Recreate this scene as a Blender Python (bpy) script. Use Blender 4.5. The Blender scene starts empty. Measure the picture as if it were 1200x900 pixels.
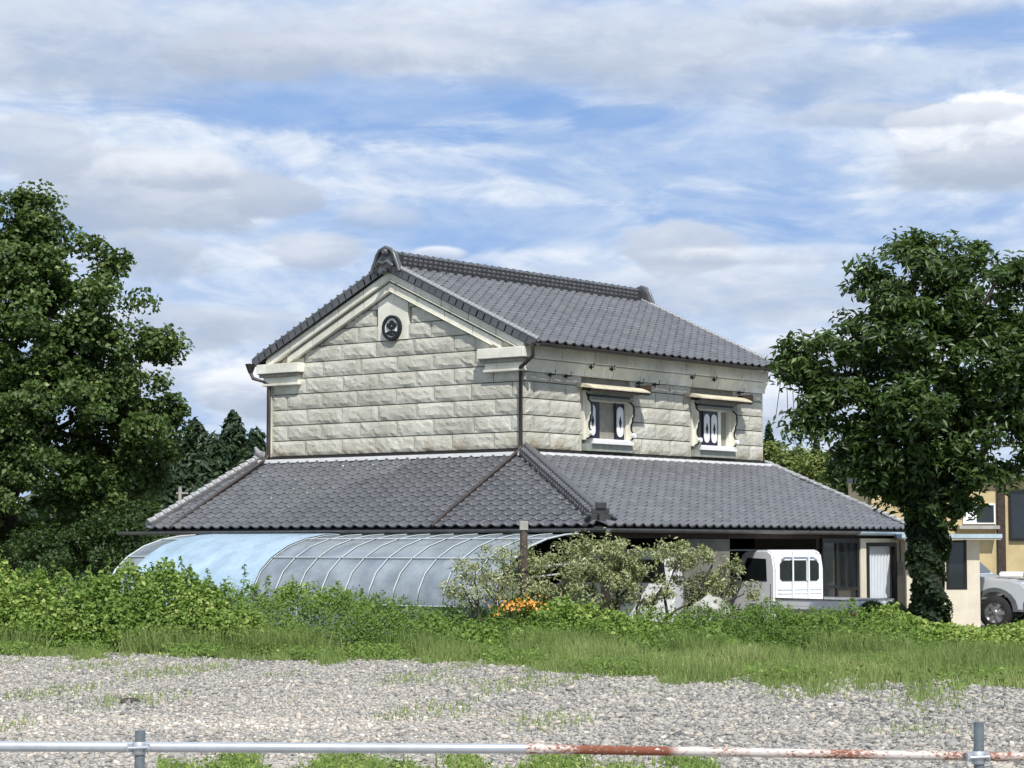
import bpy, bmesh, math, random
import numpy as np
from mathutils import Vector, Matrix
random.seed(7)
rng = np.random.default_rng(7)
S = bpy.context.scene
COL = S.collection
R = math.radians

# ------------------------------------------------------------------ camera
FPX, YH, CAMH = 2594.0, 637.5, 1.9          # focal length in pixels of a 1200 px wide picture, horizon row
TILT = math.atan((YH-450)/FPX)
cd = bpy.data.cameras.new('camera'); cam = bpy.data.objects.new('camera', cd); COL.objects.link(cam)
cd.sensor_width = 36.0; cd.lens = FPX/1200*36.0; cd.clip_start = 0.5; cd.clip_end = 8000
cam.location = (0, 0, CAMH); cam.rotation_euler = (math.pi/2+TILT, 0, 0)
S.camera = cam
S.render.resolution_x = 1024; S.render.resolution_y = 768

# ------------------------------------------------------------------ colour management
S.view_settings.view_transform = 'Standard'; S.view_settings.look = 'None'
S.view_settings.exposure = 0.30; S.view_settings.gamma = 1.0
S.view_settings.use_curve_mapping = False

# ------------------------------------------------------------------ sun
SUN_AZ = math.atan2(0.24, -0.97)            # compass direction towards the sun (from +Y, clockwise)
SUN_EL = R(53)
sd = bpy.data.lights.new('sun', 'SUN'); sd.energy = 4.2; sd.angle = R(0.6); sd.color = (1.0, 0.965, 0.91)
sun = bpy.data.objects.new('sun', sd); COL.objects.link(sun)
to_sun = Vector((math.sin(SUN_AZ)*math.cos(SUN_EL), math.cos(SUN_AZ)*math.cos(SUN_EL), math.sin(SUN_EL)))
sun.rotation_euler = (-to_sun).to_track_quat('-Z', 'Y').to_euler()

# ------------------------------------------------------------------ node helper
class NT:
    def __init__(s, tree): s.t = tree; s.n = tree.nodes; s.l = tree.links
    def node(s, typ, **kw):
        n = s.n.new(typ)
        for k, v in kw.items(): setattr(n, k, v)
        return n
    def put(s, sock, v):
        if hasattr(v, 'is_output') : s.l.new(v, sock)
        elif isinstance(v, (tuple, list)):
            sock.default_value = tuple(v)+((1.0,) if len(v) == 3 and len(sock.default_value) == 4 else ())
        else: sock.default_value = v
    def math(s, op, a, b=None, c=None, clamp=False):
        n = s.node('ShaderNodeMath', operation=op, use_clamp=clamp)
        s.put(n.inputs[0], a)
        if b is not None: s.put(n.inputs[1], b)
        if c is not None: s.put(n.inputs[2], c)
        return n.outputs[0]
    def vmath(s, op, a, b=None):
        n = s.node('ShaderNodeVectorMath', operation=op)
        s.put(n.inputs[0], a)
        if b is not None: s.put(n.inputs[1], b)
        return n.outputs[0]
    def mix(s, f, a, b, typ='MIX'):
        n = s.node('ShaderNodeMix', data_type='RGBA', blend_type=typ)
        s.put(n.inputs[0], f); s.put(n.inputs[6], a); s.put(n.inputs[7], b)
        return n.outputs[2]
    def noise(s, vec, scale, detail=4, rough=.55, dist=0.0, col=False):
        n = s.node('ShaderNodeTexNoise')
        if vec is not None: s.l.new(vec, n.inputs['Vector'])
        n.inputs['Scale'].default_value = scale; n.inputs['Detail'].default_value = detail
        n.inputs['Roughness'].default_value = rough; n.inputs['Distortion'].default_value = dist
        return n.outputs['Color' if col else 'Fac']
    def ramp(s, v, lo, hi):
        n = s.node('ShaderNodeMapRange', interpolation_type='SMOOTHSTEP')
        s.put(n.inputs[0], v); n.inputs[1].default_value = lo; n.inputs[2].default_value = hi
        return n.outputs[0]

# ------------------------------------------------------------------ sky with clouds
W = bpy.data.worlds.new('World'); S.world = W; W.use_nodes = True
W.node_tree.nodes.clear(); w = NT(W.node_tree)
sky = w.node('ShaderNodeTexSky', sky_type='NISHITA'); sky.sun_disc = False
sky.sun_elevation = SUN_EL; sky.sun_rotation = SUN_AZ; sky.air_density = 1.0; sky.dust_density = 0.8; sky.ozone_density = 2.0
tc = w.node('ShaderNodeTexCoord').outputs['Generated']
sep = w.node('ShaderNodeSeparateXYZ'); w.l.new(tc, sep.inputs[0]); dx, dy, dz = sep.outputs
az = w.math('ARCTAN2', dx, dy)
zz = w.math('ADD', w.math('MAXIMUM', dz, 0.0), 0.10)
px_, py_ = w.math('DIVIDE', dx, zz), w.math('DIVIDE', dy, zz)
cmb = w.node('ShaderNodeCombineXYZ'); w.l.new(px_, cmb.inputs[0]); w.l.new(py_, cmb.inputs[1]); P = cmb.outputs[0]
def ellipse(caz, cel, raz, rel, wob, wamp=.9):
    a = w.math('DIVIDE', w.math('SUBTRACT', az, caz), raz); e = w.math('DIVIDE', w.math('SUBTRACT', dz, cel), rel)
    d = w.math('SQRT', w.math('ADD', w.math('MULTIPLY', a, a), w.math('MULTIPLY', e, e)))
    return w.math('ADD', d, w.math('MULTIPLY', w.math('SUBTRACT', wob, .5), wamp)), e
def A(px): return math.atan((px-600)/FPX)
def E_(py): return math.sin(math.atan((YH-py)/FPX))
dirn = w.node('ShaderNodeMapping'); w.l.new(tc, dirn.inputs[0]); dirn.inputs['Scale'].default_value = (1, 1, 2.2)
dirn.inputs['Location'].default_value = (3.1, 1.7, .4)
wob = w.noise(dirn.outputs[0], 11, 7, .55, .3)
wob2 = w.noise(dirn.outputs[0], 30, 6, .6, .4)
stretch = w.node('ShaderNodeMapping'); w.l.new(tc, stretch.inputs[0]); stretch.inputs['Scale'].default_value = (1, 1, 3.0)
stretch.inputs['Rotation'].default_value = (0, R(-4), 0)
streak = w.noise(stretch.outputs[0], 11, 9, .60, .9)
streak2 = w.noise(stretch.outputs[0], 20, 7, .58, 1.0)
# cirrus sheet, everywhere above the horizon, with thin places
sheet = w.noise(P, 1.15, 9, .58, .35)
cover = w.ramp(w.math('ADD', w.math('ADD', w.math('MULTIPLY', sheet, .40), w.math('MULTIPLY', streak, .40)), w.math('MULTIPLY', wob2, .20)), .38, .58)
cover = w.math('ADD', w.math('MULTIPLY', cover, .66), .30)
for (px, py, rx, ry, k) in [(400, 118, 260, 46, .62), (300, 135, 110, 30, .4), (640, 125, 60, 14, .7), (720, 132, 60, 13, .7), (860, 240, 150, 22, .5),
                            (600, 262, 270, 34, .5), (480, 155, 120, 14, .5), (1160, 40, 90, 30, .55), (930, 115, 70, 18, .5), (820, 140, 330, 90, .22), (520, 195, 190, 20, .3), (680, 280, 260, 16, .3)]:
    d, e = ellipse(A(px), E_(py), rx/FPX, ry/FPX, streak, 2.4)
    m = w.ramp(d, 1.25, .55)
    cover = w.math('MULTIPLY', cover, w.math('SUBTRACT', 1.0, w.math('MULTIPLY', m, k*1.05)))
cover = w.math('MINIMUM', cover, 1.0)
hor = w.ramp(dz, .10, .0)
cover = w.math('MAXIMUM', cover, w.math('MULTIPLY', hor, .75))
sheetcol = w.mix(w.ramp(streak2, .35, .68), (4.6, 5.6, 7.2), (6.9, 7.4, 8.1))
blue = w.mix(.80, sky.outputs[0], (1.8, 3.3, 6.5))
col = w.mix(cover, blue, sheetcol)
# soft grey cumulus: each with a lit crown and a greyer base
for (px, py, rx, ry, white, soft, op) in [
        (60, 60, 330, 62, .25, .7, .75), (620, 45, 360, 50, .30, .8, .75), (270, 66, 92, 30, .02, .3, .9), (900, 80, 260, 40, .4, .9, .5), (1020, 10, 140, 26, .9, .5, .8),
        (160, 235, 150, 52, .20, .35, .95), (200, 205, 90, 24, .75, .4, .7), (318, 232, 58, 25, .0, .3, .9), (40, 180, 60, 42, .1, .4, .7), (170, 300, 90, 34, .15, .5, .8), (362, 296, 62, 26, .25, .4, .8),
        (1165, 170, 110, 44, 1.6, .2, 1.0), (1160, 205, 120, 22, .2, .4, .8), (1060, 138, 150, 14, .0, .5, .6), (795, 290, 80, 30, .15, .35, .85), (835, 303, 44, 12, .8, .5, .6), (515, 296, 34, 10, .9, .5, .8),
        (215, 385, 100, 32, .1, .5, .75), (300, 380, 90, 26, .2, .5, .6), (290, 460, 70, 34, .95, .4, .9), (955, 420, 70, 30, .9, .5, .8), (800, 345, 260, 40, .2, .9, .6), (920, 300, 190, 12, .8, .8, .45),
        (140, 440, 90, 40, .4, .6, .6), (450, 252, 60, 18, .15, .5, .5), (430, 60, 240, 22, .6, .9, .5), (910, 480, 80, 36, .9, .5, .8)]:
    d, e = ellipse(A(px), E_(py), rx/FPX*1.08, ry/FPX*1.08, wob, 1.15)
    d = w.math('ADD', d, w.math('MULTIPLY', w.math('SUBTRACT', wob2, .5), .9))
    m = w.math('MULTIPLY', w.ramp(d, 1.0+soft*.22, 1.0-soft*.6), op*.92)
    lit = w.ramp(w.math('ADD', e, w.math('MULTIPLY', w.math('SUBTRACT', wob2, .5), 2.2)), -.7, .9)
    base = (3.7, 4.35, 5.5); hi = tuple(b+(t-b)*min(1.25, .25+white*.8) for b, t in zip(base, (8.2, 8.4, 8.8)))
    col = w.mix(m, col, w.mix(lit, base, hi))
bg = w.node('ShaderNodeBackground'); w.l.new(col, bg.inputs[0]); bg.inputs[1].default_value = 0.1
wo = w.node('ShaderNodeOutputWorld'); w.l.new(bg.outputs[0], wo.inputs[0])

# ------------------------------------------------------------------ geometry helpers
def ray(px, py):
    cx, cy = (px-600)/FPX, (450-py)/FPX
    return Vector((cx, math.cos(TILT)-cy*math.sin(TILT), math.sin(TILT)+cy*math.cos(TILT)))
def at(px, py, Y):
    r = ray(px, py); return Vector((0, 0, CAMH)) + r*(Y/r.y)
TH = R(51.0); CX, CY = .26, 46.0
def tw(X, Y, Z=0):            # storehouse frame -> world
    return Vector((CX+X*math.cos(TH)-Y*math.sin(TH), CY+X*math.sin(TH)+Y*math.cos(TH), Z))

class MB:
    def __init__(s): s.v = []; s.f = []; s.smooth = []
    def add(s, vs, fs, sm=False):
        o = len(s.v); s.v += [tuple(v) for v in vs]; s.f += [tuple(i+o for i in f) for f in fs]; s.smooth += [sm]*len(fs); return s
    def box(s, x0, x1, y0, y1, z0, z1):
        return s.add([(x, y, z) for x in (x0, x1) for y in (y0, y1) for z in (z0, z1)],
                     [(0, 1, 3, 2), (4, 6, 7, 5), (0, 4, 5, 1), (2, 3, 7, 6), (0, 2, 6, 4), (1, 5, 7, 3)])
    def prism(s, poly, axis, a, b, sm=False):      # poly in the two other axes, extruded along axis a..b
        n = len(poly); vs = []
        for t in (a, b):
            for (p, q) in poly:
                vs.append((t, p, q) if axis == 0 else (p, t, q) if axis == 1 else (p, q, t))
        fs = [tuple(range(n)), tuple(range(2*n-1, n-1, -1))]+[(i, i+n, (i+1) % n+n, (i+1) % n) for i in range(n)]
        s.add(vs, fs, False)
        if sm:
            for k in range(n): s.smooth[-1-k] = True
        return s
    def tube(s, pts, r, n=8, caps=True):
        pts = [Vector(p) for p in pts]; rs = r if isinstance(r, (list, tuple)) else [r]*len(pts); vs = []
        up = Vector((0, 0, 1))
        for i, p in enumerate(pts):
            d = (pts[min(i+1, len(pts)-1)]-pts[max(i-1, 0)]).normalized()
            a = d.cross(up) if abs(d.z) < .95 else d.cross(Vector((1, 0, 0))); a.normalize(); b = d.cross(a)
            for k in range(n):
                t = 2*math.pi*k/n; vs.append(p+(a*math.cos(t)+b*math.sin(t))*rs[i])
        fs = [(i*n+k, i*n+(k+1) % n, (i+1)*n+(k+1) % n, (i+1)*n+k) for i in range(len(pts)-1) for k in range(n)]
        s.add(vs, fs, True)
        if caps: s.add([vs[k] for k in range(n)][::-1], [tuple(range(n))]); s.add(vs[-n:], [tuple(range(n))])
        return s
    def quad(s, a, b, c, d): return s.add([a, b, c, d], [(0, 1, 2, 3)])
    def lathe(s, prof, c, axis, n=20):             # prof [(r, t)], around axis through c
        vs = []
        for (r, t) in prof:
            for k in range(n):
                a = 2*math.pi*k/n; u, v_ = r*math.cos(a), r*math.sin(a)
                p = (t, u, v_) if axis == 0 else (u, t, v_) if axis == 1 else (u, v_, t)
                vs.append((c[0]+p[0], c[1]+p[1], c[2]+p[2]))
        fs = [(i*n+k, i*n+(k+1) % n, (i+1)*n+(k+1) % n, (i+1)*n+k) for i in range(len(prof)-1) for k in range(n)]
        return s.add(vs, fs, True)
    def mesh(s, name, bevel=0):
        me = bpy.data.meshes.new(name); me.from_pydata(s.v, [], s.f)
        me.polygons.foreach_set('use_smooth', s.smooth)
        bm = bmesh.new(); bm.from_mesh(me); bmesh.ops.recalc_face_normals(bm, faces=bm.faces)
        if bevel:
            bmesh.ops.remove_doubles(bm, verts=bm.verts, dist=1e-5)
            bmesh.ops.bevel(bm, geom=[e for e in bm.edges if len(e.link_faces) == 2 and e.calc_face_angle(0) > .5], offset=bevel, segments=2, affect='EDGES', clamp_overlap=True)
        bm.to_mesh(me); bm.free(); me.update(); return me
    def build(s, name, m, parent=None, bevel=0, **kw):
        return link(name, s.mesh(name, bevel), m, parent, **kw)
def link(name, me, m, parent=None, **kw):
    o = bpy.data.objects.new(name, me); COL.objects.link(o)
    if m and not me.materials: me.materials.append(m)
    if parent: o.parent = parent
    for k, v in kw.items(): o[k] = v
    return o
def thing(name, label, cat, loc=(0, 0, 0), rz=0, group=None):
    o = bpy.data.objects.new(name, None); COL.objects.link(o); o.location = loc; o.rotation_euler = (0, 0, rz)
    o.empty_display_size = .3
    return tag(o, label, cat, group)
def tag(o, label, cat, group=None):
    o['label'] = label; o['category'] = cat
    if group: o['group'] = group
    return o

# ------------------------------------------------------------------ materials
def mat(name, base, rough=.7, var=.25, scale=4, bump=0, bscale=30, metal=0, spec=.4, col2=None, bdist=.01, coat=0):
    m = bpy.data.materials.new(name); m.use_nodes = True; t = NT(m.node_tree); b = m.node_tree.nodes['Principled BSDF']
    co = t.node('ShaderNodeTexCoord').outputs['Object']
    nz = t.noise(co, scale, 6, .6); c2 = col2 or tuple(x*(1-var) for x in base); c1 = tuple(min(1, x*(1+var*.5)) for x in base)
    oi = t.node('ShaderNodeObjectInfo').outputs['Random']
    t.l.new(t.mix(t.ramp(nz, .3, .7), c2, c1), b.inputs['Base Color'])
    b.inputs['Roughness'].default_value = rough; b.inputs['Metallic'].default_value = metal; b.inputs['Specular IOR Level'].default_value = spec
    if coat: b.inputs['Coat Weight'].default_value = coat; b.inputs['Coat Roughness'].default_value = .05
    if bump:
        bp = t.node('ShaderNodeBump'); bp.inputs['Strength'].default_value = bump; bp.inputs['Distance'].default_value = bdist
        t.l.new(t.noise(co, bscale, 8, .65), bp.inputs['Height']); t.l.new(bp.outputs[0], b.inputs['Normal'])
    return m
def stone_mat(name, rough_face):
    m = bpy.data.materials.new(name); m.use_nodes = True; t = NT(m.node_tree); b = m.node_tree.nodes['Principled BSDF']
    tcn = t.node('ShaderNodeTexCoord'); co = tcn.outputs['Object']; rnd = t.node('ShaderNodeObjectInfo').outputs['Random']
    off = t.vmath('ADD', co, t.vmath('SCALE', (37.0, 11.0, 5.0)))
    n1 = t.noise(co, 1.3, 5, .6); n2 = t.noise(co, 9, 8, .7); n3 = t.noise(co, 45, 4, .7)
    c = t.mix(t.ramp(n1, .35, .7), (.64, .62, .52), (.86, .84, .735))
    c = t.mix(t.math('MULTIPLY', t.ramp(t.noise(co, 12, 8, .85, 1.6), .52, .64), .6), c, (.42, .41, .345))
    c = t.mix(t.math('MULTIPLY', t.ramp(n3, .55, .8), .35), c, (.76, .745, .67))
    c = t.mix(t.math('MULTIPLY', t.math('SUBTRACT', rnd, .5), .9, clamp=True), c, (.48, .465, .39))
    sp = t.node('ShaderNodeSeparateXYZ'); t.l.new(co, sp.inputs[0])
    low = t.math('MULTIPLY', t.ramp(sp.outputs[2], 4.28, 3.85), t.ramp(t.noise(co, 2.2, 4, .6), .42, .62))
    c = t.mix(t.math('MULTIPLY', low, .65), c, (.34, .25, .15))
    st = t.node('ShaderNodeMapping'); t.l.new(co, st.inputs[0]); st.inputs['Scale'].default_value = (5, 5, .45)
    c = t.mix(t.math('MULTIPLY', t.ramp(t.noise(st.outputs[0], 1.0, 5, .6), .55, .75), .38), c, (.30, .295, .25))
    t.l.new(c, b.inputs['Base Color']); b.inputs['Roughness'].default_value = .9; b.inputs['Specular IOR Level'].default_value = .2
    bp = t.node('ShaderNodeBump'); bp.inputs['Strength'].default_value = .8 if rough_face else .35; bp.inputs['Distance'].default_value = .11 if rough_face else .01
    h = t.math('ADD', t.math('MULTIPLY', t.noise(co, 8, 8, .75, 1.2), .5), t.math('MULTIPLY', t.noise(co, 17, 8, .85, 1.2), .9))
    t.l.new(h, bp.inputs['Height']); t.l.new(bp.outputs[0], b.inputs['Normal'])
    return m
def tile_mat():
    m = bpy.data.materials.new('roof_tile_grey'); m.use_nodes = True; t = NT(m.node_tree); b = m.node_tree.nodes['Principled BSDF']
    at_ = t.node('ShaderNodeAttribute', attribute_name='tint').outputs['Fac']; co = t.node('ShaderNodeTexCoord').outputs['Object']
    rnd = t.node('ShaderNodeObjectInfo').outputs['Random']
    k = t.math('ADD', t.math('MULTIPLY', t.math('ADD', at_, rnd), .3), t.math('MULTIPLY', t.noise(co, 3, 4), .55))
    c = t.mix(t.math('MINIMUM', k, 1.0), (.040, .041, .046), (.140, .142, .150))
    c = t.mix(t.math('MULTIPLY', t.ramp(t.noise(co, 25, 5, .7), .55, .75), .35), c, (.20, .20, .19))
    c = t.mix(t.math('MULTIPLY', t.ramp(t.noise(co, .7, 5, .7), .5, .7), .4), c, (.10, .105, .095))
    t.l.new(c, b.inputs['Base Color']); b.inputs['Roughness'].default_value = .34; b.inputs['Specular IOR Level'].default_value = .6
    return m
def leaf_mat(name, c1, c2, c3=None, trans=.28, rough=.5):
    m = bpy.data.materials.new(name); m.use_nodes = True; t = NT(m.node_tree); b = m.node_tree.nodes['Principled BSDF']
    tint = t.node('ShaderNodeAttribute', attribute_name='tint').outputs['Fac']
    c = t.mix(tint, c1, c2)
    if c3: c = t.mix(t.ramp(tint, .86, .97), c, c3)
    t.l.new(c, b.inputs['Base Color']); b.inputs['Roughness'].default_value = rough; b.inputs['Specular IOR Level'].default_value = .35
    tr = t.node('ShaderNodeBsdfTranslucent'); t.l.new(t.mix(.5, c, (.18, .30, .04)), tr.inputs[0])
    mx = t.node('ShaderNodeMixShader'); mx.inputs[0].default_value = trans
    out = [n for n in m.node_tree.nodes if n.type == 'OUTPUT_MATERIAL'][0]
    t.l.new(b.outputs[0], mx.inputs[1]); t.l.new(tr.outputs[0], mx.inputs[2]); t.l.new(mx.outputs[0], out.inputs[0])
    return m
M = dict(
    stone=stone_mat('rock_faced_tuff', True), smooth=stone_mat('dressed_tuff', False),
    mortar=mat('mortar', (.27, .26, .215), .95, .2, 6), tile=tile_mat(), deck=mat('roof_deck', (.035, .033, .032), .9),
    iron=mat('black_iron', (.012, .012, .013), .5), pipe=mat('brown_downpipe', (.045, .035, .032), .45),
    gutter=mat('grey_gutter', (.12, .12, .12), .5), gutter_blue=mat('pale_blue_gutter', (.42, .52, .58), .4, .2),
    flash=mat('white_flashing', (.78, .78, .76), .4, .08), navy=mat('navy_lacquer', (.012, .012, .03), .3),
    plaster=mat('cream_plaster', (.66, .60, .48), .85, .1, 3, .2, 60), white=mat('white_plaster', (.80, .80, .79), .6, .06),
    cream=mat('cream_canopy', (.60, .54, .40), .7, .25, 5), grey_stone=mat('grey_green_stone', (.25, .27, .24), .85, .2, 6, .3, 40),
    grey_panel=mat('grey_weathered_plaster', (.19, .18, .155), .9, .25, 2, .3, 30), dark=mat('recess_shade_dark', (.018, .016, .015), .9),  # last entry: near-black that stands in for shade in recesses
    wood=mat('dark_brown_timber', (.05, .035, .028), .8, .4, 8), post=mat('weathered_post', (.10, .075, .065), .85, .4, 6, .4, 40), soil=mat('soil', (.10, .08, .055), .95),
    curtain=mat('white_curtain', (.55, .58, .62), .9, .05), paint=mat('white_car_paint', (.78, .79, .80), .3, .03, coat=.6),
    silver=mat('silver_car_paint', (.60, .62, .64), .3, .04, metal=.3, coat=.7), trim=mat('grey_plastic_trim', (.10, .11, .12), .55),
    tyre=mat('tyre_rubber', (.02, .02, .02), .85), rim=mat('wheel_rim', (.35, .35, .36), .35, metal=.7), glass=mat('dark_glass', (.015, .02, .022), .06, spec=.8),
    yellow=mat('ochre_wall', (.52, .42, .23), .85, .15, 1.5), roofgrey=mat('far_grey_roof', (.16, .16, .17), .8),
    bark=mat('bark', (.055, .045, .035), .9, .4, 6, .6, 25), orange=mat('orange_petal', (.62, .30, .05), .6, .3, 20), ridgep=mat('pale_grey_tile', (.34, .345, .35), .7, .5, 12),  # last entry: paler grey tile for verge caps, roll tops and finial
    rib=mat('white_vault_rib', (.46, .50, .51), .45, .1), blacktop=mat('black_frame', (.015, .015, .016), .4), concrete=mat('concrete', (.38, .37, .34), .9, .2, 5),
)
# ================================================================== GROUND
gm = bpy.data.materials.new('ground_soil_and_grass'); gm.use_nodes = True; t = NT(gm.node_tree); b = gm.node_tree.nodes['Principled BSDF']
co = t.node('ShaderNodeTexCoord').outputs['Object']
t.l.new(t.mix(t.ramp(t.noise(co, .9, 6, .6), .35, .65), (.05, .085, .025), (.11, .10, .055)), b.inputs['Base Color']); b.inputs['Roughness'].default_value = .95
g = MB().quad((-3000, -50, 0), (3000, -50, 0), (3000, 6000, 0), (-3000, 6000, 0)).build('ground', gm, kind='structure')
vm = bpy.data.materials.new('gravel_bed'); vm.use_nodes = True; t = NT(vm.node_tree); b = vm.node_tree.nodes['Principled BSDF']
co = t.node('ShaderNodeTexCoord').outputs['Object']; vo = t.node('ShaderNodeTexVoronoi'); t.l.new(co, vo.inputs['Vector']); vo.inputs['Scale'].default_value = 22
spx = t.node('ShaderNodeSeparateXYZ'); t.l.new(vo.outputs['Color'], spx.inputs[0])
c = t.mix(spx.outputs[0], (.20, .19, .175), (.50, .475, .43))
track = t.noise(co, .5, 3, .5)
c = t.mix(t.math('MULTIPLY', t.ramp(track, .45, .7), .5), c, (.47, .41, .34))
t.l.new(c, b.inputs['Base Color']); b.inputs['Roughness'].default_value = .95
bp = t.node('ShaderNodeBump'); bp.inputs['Strength'].default_value = 1; bp.inputs['Distance'].default_value = .03
t.l.new(vo.outputs['Distance'], bp.inputs['Height']); t.l.new(bp.outputs[0], b.inputs['Normal'])
mb = MB()
N = 60; far = [36.8+.9*math.sin(i*.7)+.5*math.sin(i*1.9) + (1.6 if i < 24 else 0) for i in range(N+1)]
vs = []; fs = []
for i in range(N+1):
    x = -24+48*i/N; vs += [(x, 4, .004), (x, far[i], .004)]
for i in range(N): fs.append((2*i, 2*i+2, 2*i+3, 2*i+1))
mb.add(vs, fs).build('gravel_yard', vm, kind='structure')
yard = MB().quad((-20, 42, .006), (30, 42, .006), (30, 75, .006), (-20, 75, .006)).build('house_forecourt', mat('forecourt', (.26, .25, .22), .95, .2, 2), kind='structure')

def big_mesh(name, verts, faces, m, tint=None, smooth=False, **kw):
    me = bpy.data.meshes.new(name); nv, nf, k = len(verts), len(faces), faces.shape[1]
    me.vertices.add(nv); me.vertices.foreach_set('co', verts.astype(np.float32).ravel())
    me.loops.add(nf*k); me.loops.foreach_set('vertex_index', faces.astype(np.int32).ravel())
    me.polygons.add(nf); me.polygons.foreach_set('loop_start', np.arange(0, nf*k, k, dtype=np.int32)); me.polygons.foreach_set('loop_total', np.full(nf, k, dtype=np.int32))
    me.update(calc_edges=True)
    if smooth: me.polygons.foreach_set('use_smooth', np.ones(nf, dtype=bool))
    if tint is not None:
        a = me.attributes.new('tint', 'FLOAT', 'POINT'); a.data.foreach_set('value', tint.astype(np.float32))
    par = kw.pop('parent', None)
    return link(name, me, m, par, **kw)
def rand_rot(n):
    q = rng.normal(size=(n, 4)); q /= np.linalg.norm(q, axis=1)[:, None]; a, b_, c_, d = q.T
    return np.stack([np.stack([1-2*(c_*c_+d*d), 2*(b_*c_-a*d), 2*(b_*d+a*c_)], 1), np.stack([2*(b_*c_+a*d), 1-2*(b_*b_+d*d), 2*(c_*d-a*b_)], 1), np.stack([2*(b_*d-a*c_), 2*(c_*d+a*b_), 1-2*(b_*b_+c_*c_)], 1)], 1)
# gravel stones
sm_ = bpy.data.materials.new('gravel_stone'); sm_.use_nodes = True; t = NT(sm_.node_tree); b = sm_.node_tree.nodes['Principled BSDF']
tn = t.node('ShaderNodeAttribute', attribute_name='tint').outputs['Fac']; rp = t.node('ShaderNodeValToRGB'); t.l.new(tn, rp.inputs[0])
cr = rp.color_ramp; cr.elements[0].color = (.10, .10, .10, 1); cr.elements[1].color = (.68, .64, .56, 1)
for p_, c_ in ((.3, (.21, .205, .19, 1)), (.55, (.36, .34, .30, 1)), (.75, (.46, .40, .33, 1))):
    e = cr.elements.new(p_); e.color = c_
t.l.new(rp.outputs[0], b.inputs['Base Color']); b.inputs['Roughness'].default_value = .9
n = 105000; y = 17.5+ (39.5-17.5)*rng.random(n)**.8; x = (rng.random(n)-.5)*2*(y*.26)
keep = y < np.interp(x, np.linspace(-24, 24, N+1), far)+.3; x, y = x[keep], y[keep]; n = len(x)
coarse = np.clip((x+1)/4, 0, 1)
sz = rng.lognormal(math.log(.019), .42, n)*(1+.3*coarse); sz = np.clip(sz, .01, .075)
oc = np.array([[1, 0, 0], [-1, 0, 0], [0, 1, 0], [0, -1, 0], [0, 0, 1], [0, 0, -1]], float)
of = np.array([[0, 2, 4], [2, 1, 4], [1, 3, 4], [3, 0, 4], [2, 0, 5], [1, 2, 5], [3, 1, 5], [0, 3, 5]])
V = oc[None]*(.65+.6*rng.random((n, 6, 1))); V = V*np.array([1.25, .95, .8]); V = np.einsum('nij,nkj->nki', rand_rot(n), V)*sz[:, None, None]*np.array([1.1, 1.1, .62])
V += np.stack([x, y, sz*.18+.004], 1)[:, None]; F = (of[None]+6*np.arange(n)[:, None, None]).reshape(-1, 3)
tt = np.clip(rng.normal(.53-.07*coarse, .19, n), 0, 1); ruts = np.exp(-((y-26.4-.05*x)/.35)**2)+np.exp(-((y-22.3-.04*x)/.3)**2); sz = sz*(1-.45*np.clip(ruts, 0, 1)*np.clip((5-x)/6, 0, 1))
band = np.exp(-((y-23.6-.03*x)/1.1)**2)*np.clip((2-x)/5, 0, 1)+.6*np.exp(-((y-20.6)/.8)**2)*np.clip((1-x)/5, 0, 1)
tt = np.clip(tt+.22*band-.05*np.clip((y-28)/6, 0, 1)+.05*np.sin(x*1.3+y)*np.sin(y*.9), 0, 1); sz = sz*(1-.35*np.clip(band, 0, 1))
tt = np.where((tt > .72) & (rng.random(n) < .35+.4*coarse), tt*.8, tt)
big_mesh('gravel', V.reshape(-1, 3), F, sm_, np.repeat(tt, 6), kind='stuff')
# a few larger dark lumps lying on the gravel
for (px, py, s_) in [(152, 823, .13), (1140, 806, .10), (985, 826, .08)]:
    p = at(px, py, 1.9*FPX/(py-YH)); bm = bmesh.new(); bmesh.ops.create_icosphere(bm, subdivisions=2, radius=s_)
    for v in bm.verts: v.co *= .8+.4*random.random(); v.co.z *= .4
    me = bpy.data.meshes.new('clod'); bm.to_mesh(me); bm.free()
    o = link('clod', me, M['concrete' if px > 900 else 'bark']); o.location = (p.x, p.y, .03)
    tag(o, {152: 'small dark flat clod lying on the pale gravel at left', 1140: 'pale lump at the grass edge on the right of the gravel', 985: 'small pale lump half in the grass edge right of centre'}[px], 'clod')

# ================================================================== STOREHOUSE
H = thing('stone_storehouse', 'two storey storehouse of rock-faced cream stone with grey tiled roofs and black crest', 'storehouse', (CX, CY, 0), TH)
WG, LR = 7.4, 9.15
ZB, ZT, ZE, ZR = 3.80, 6.0, 6.08, 8.0
YE0, YE1, XV0, XV1 = -.43, 7.83, -.20, 9.30
PITCH = (ZR-ZE)/(WG/2+.43)
def roof_z(Y): return ZE+PITCH*(min(Y-YE0, YE1-Y))
wall = MB().prism([(.06, 3.3), (WG-.06, 3.3), (WG-.06, 6.0), (WG-.06, roof_z(WG-.06)-.1), (WG/2, ZR-.12), (.06, roof_z(.06)-.1)], 0, .06, LR-.06).build('wall', M['mortar'], H)
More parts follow.
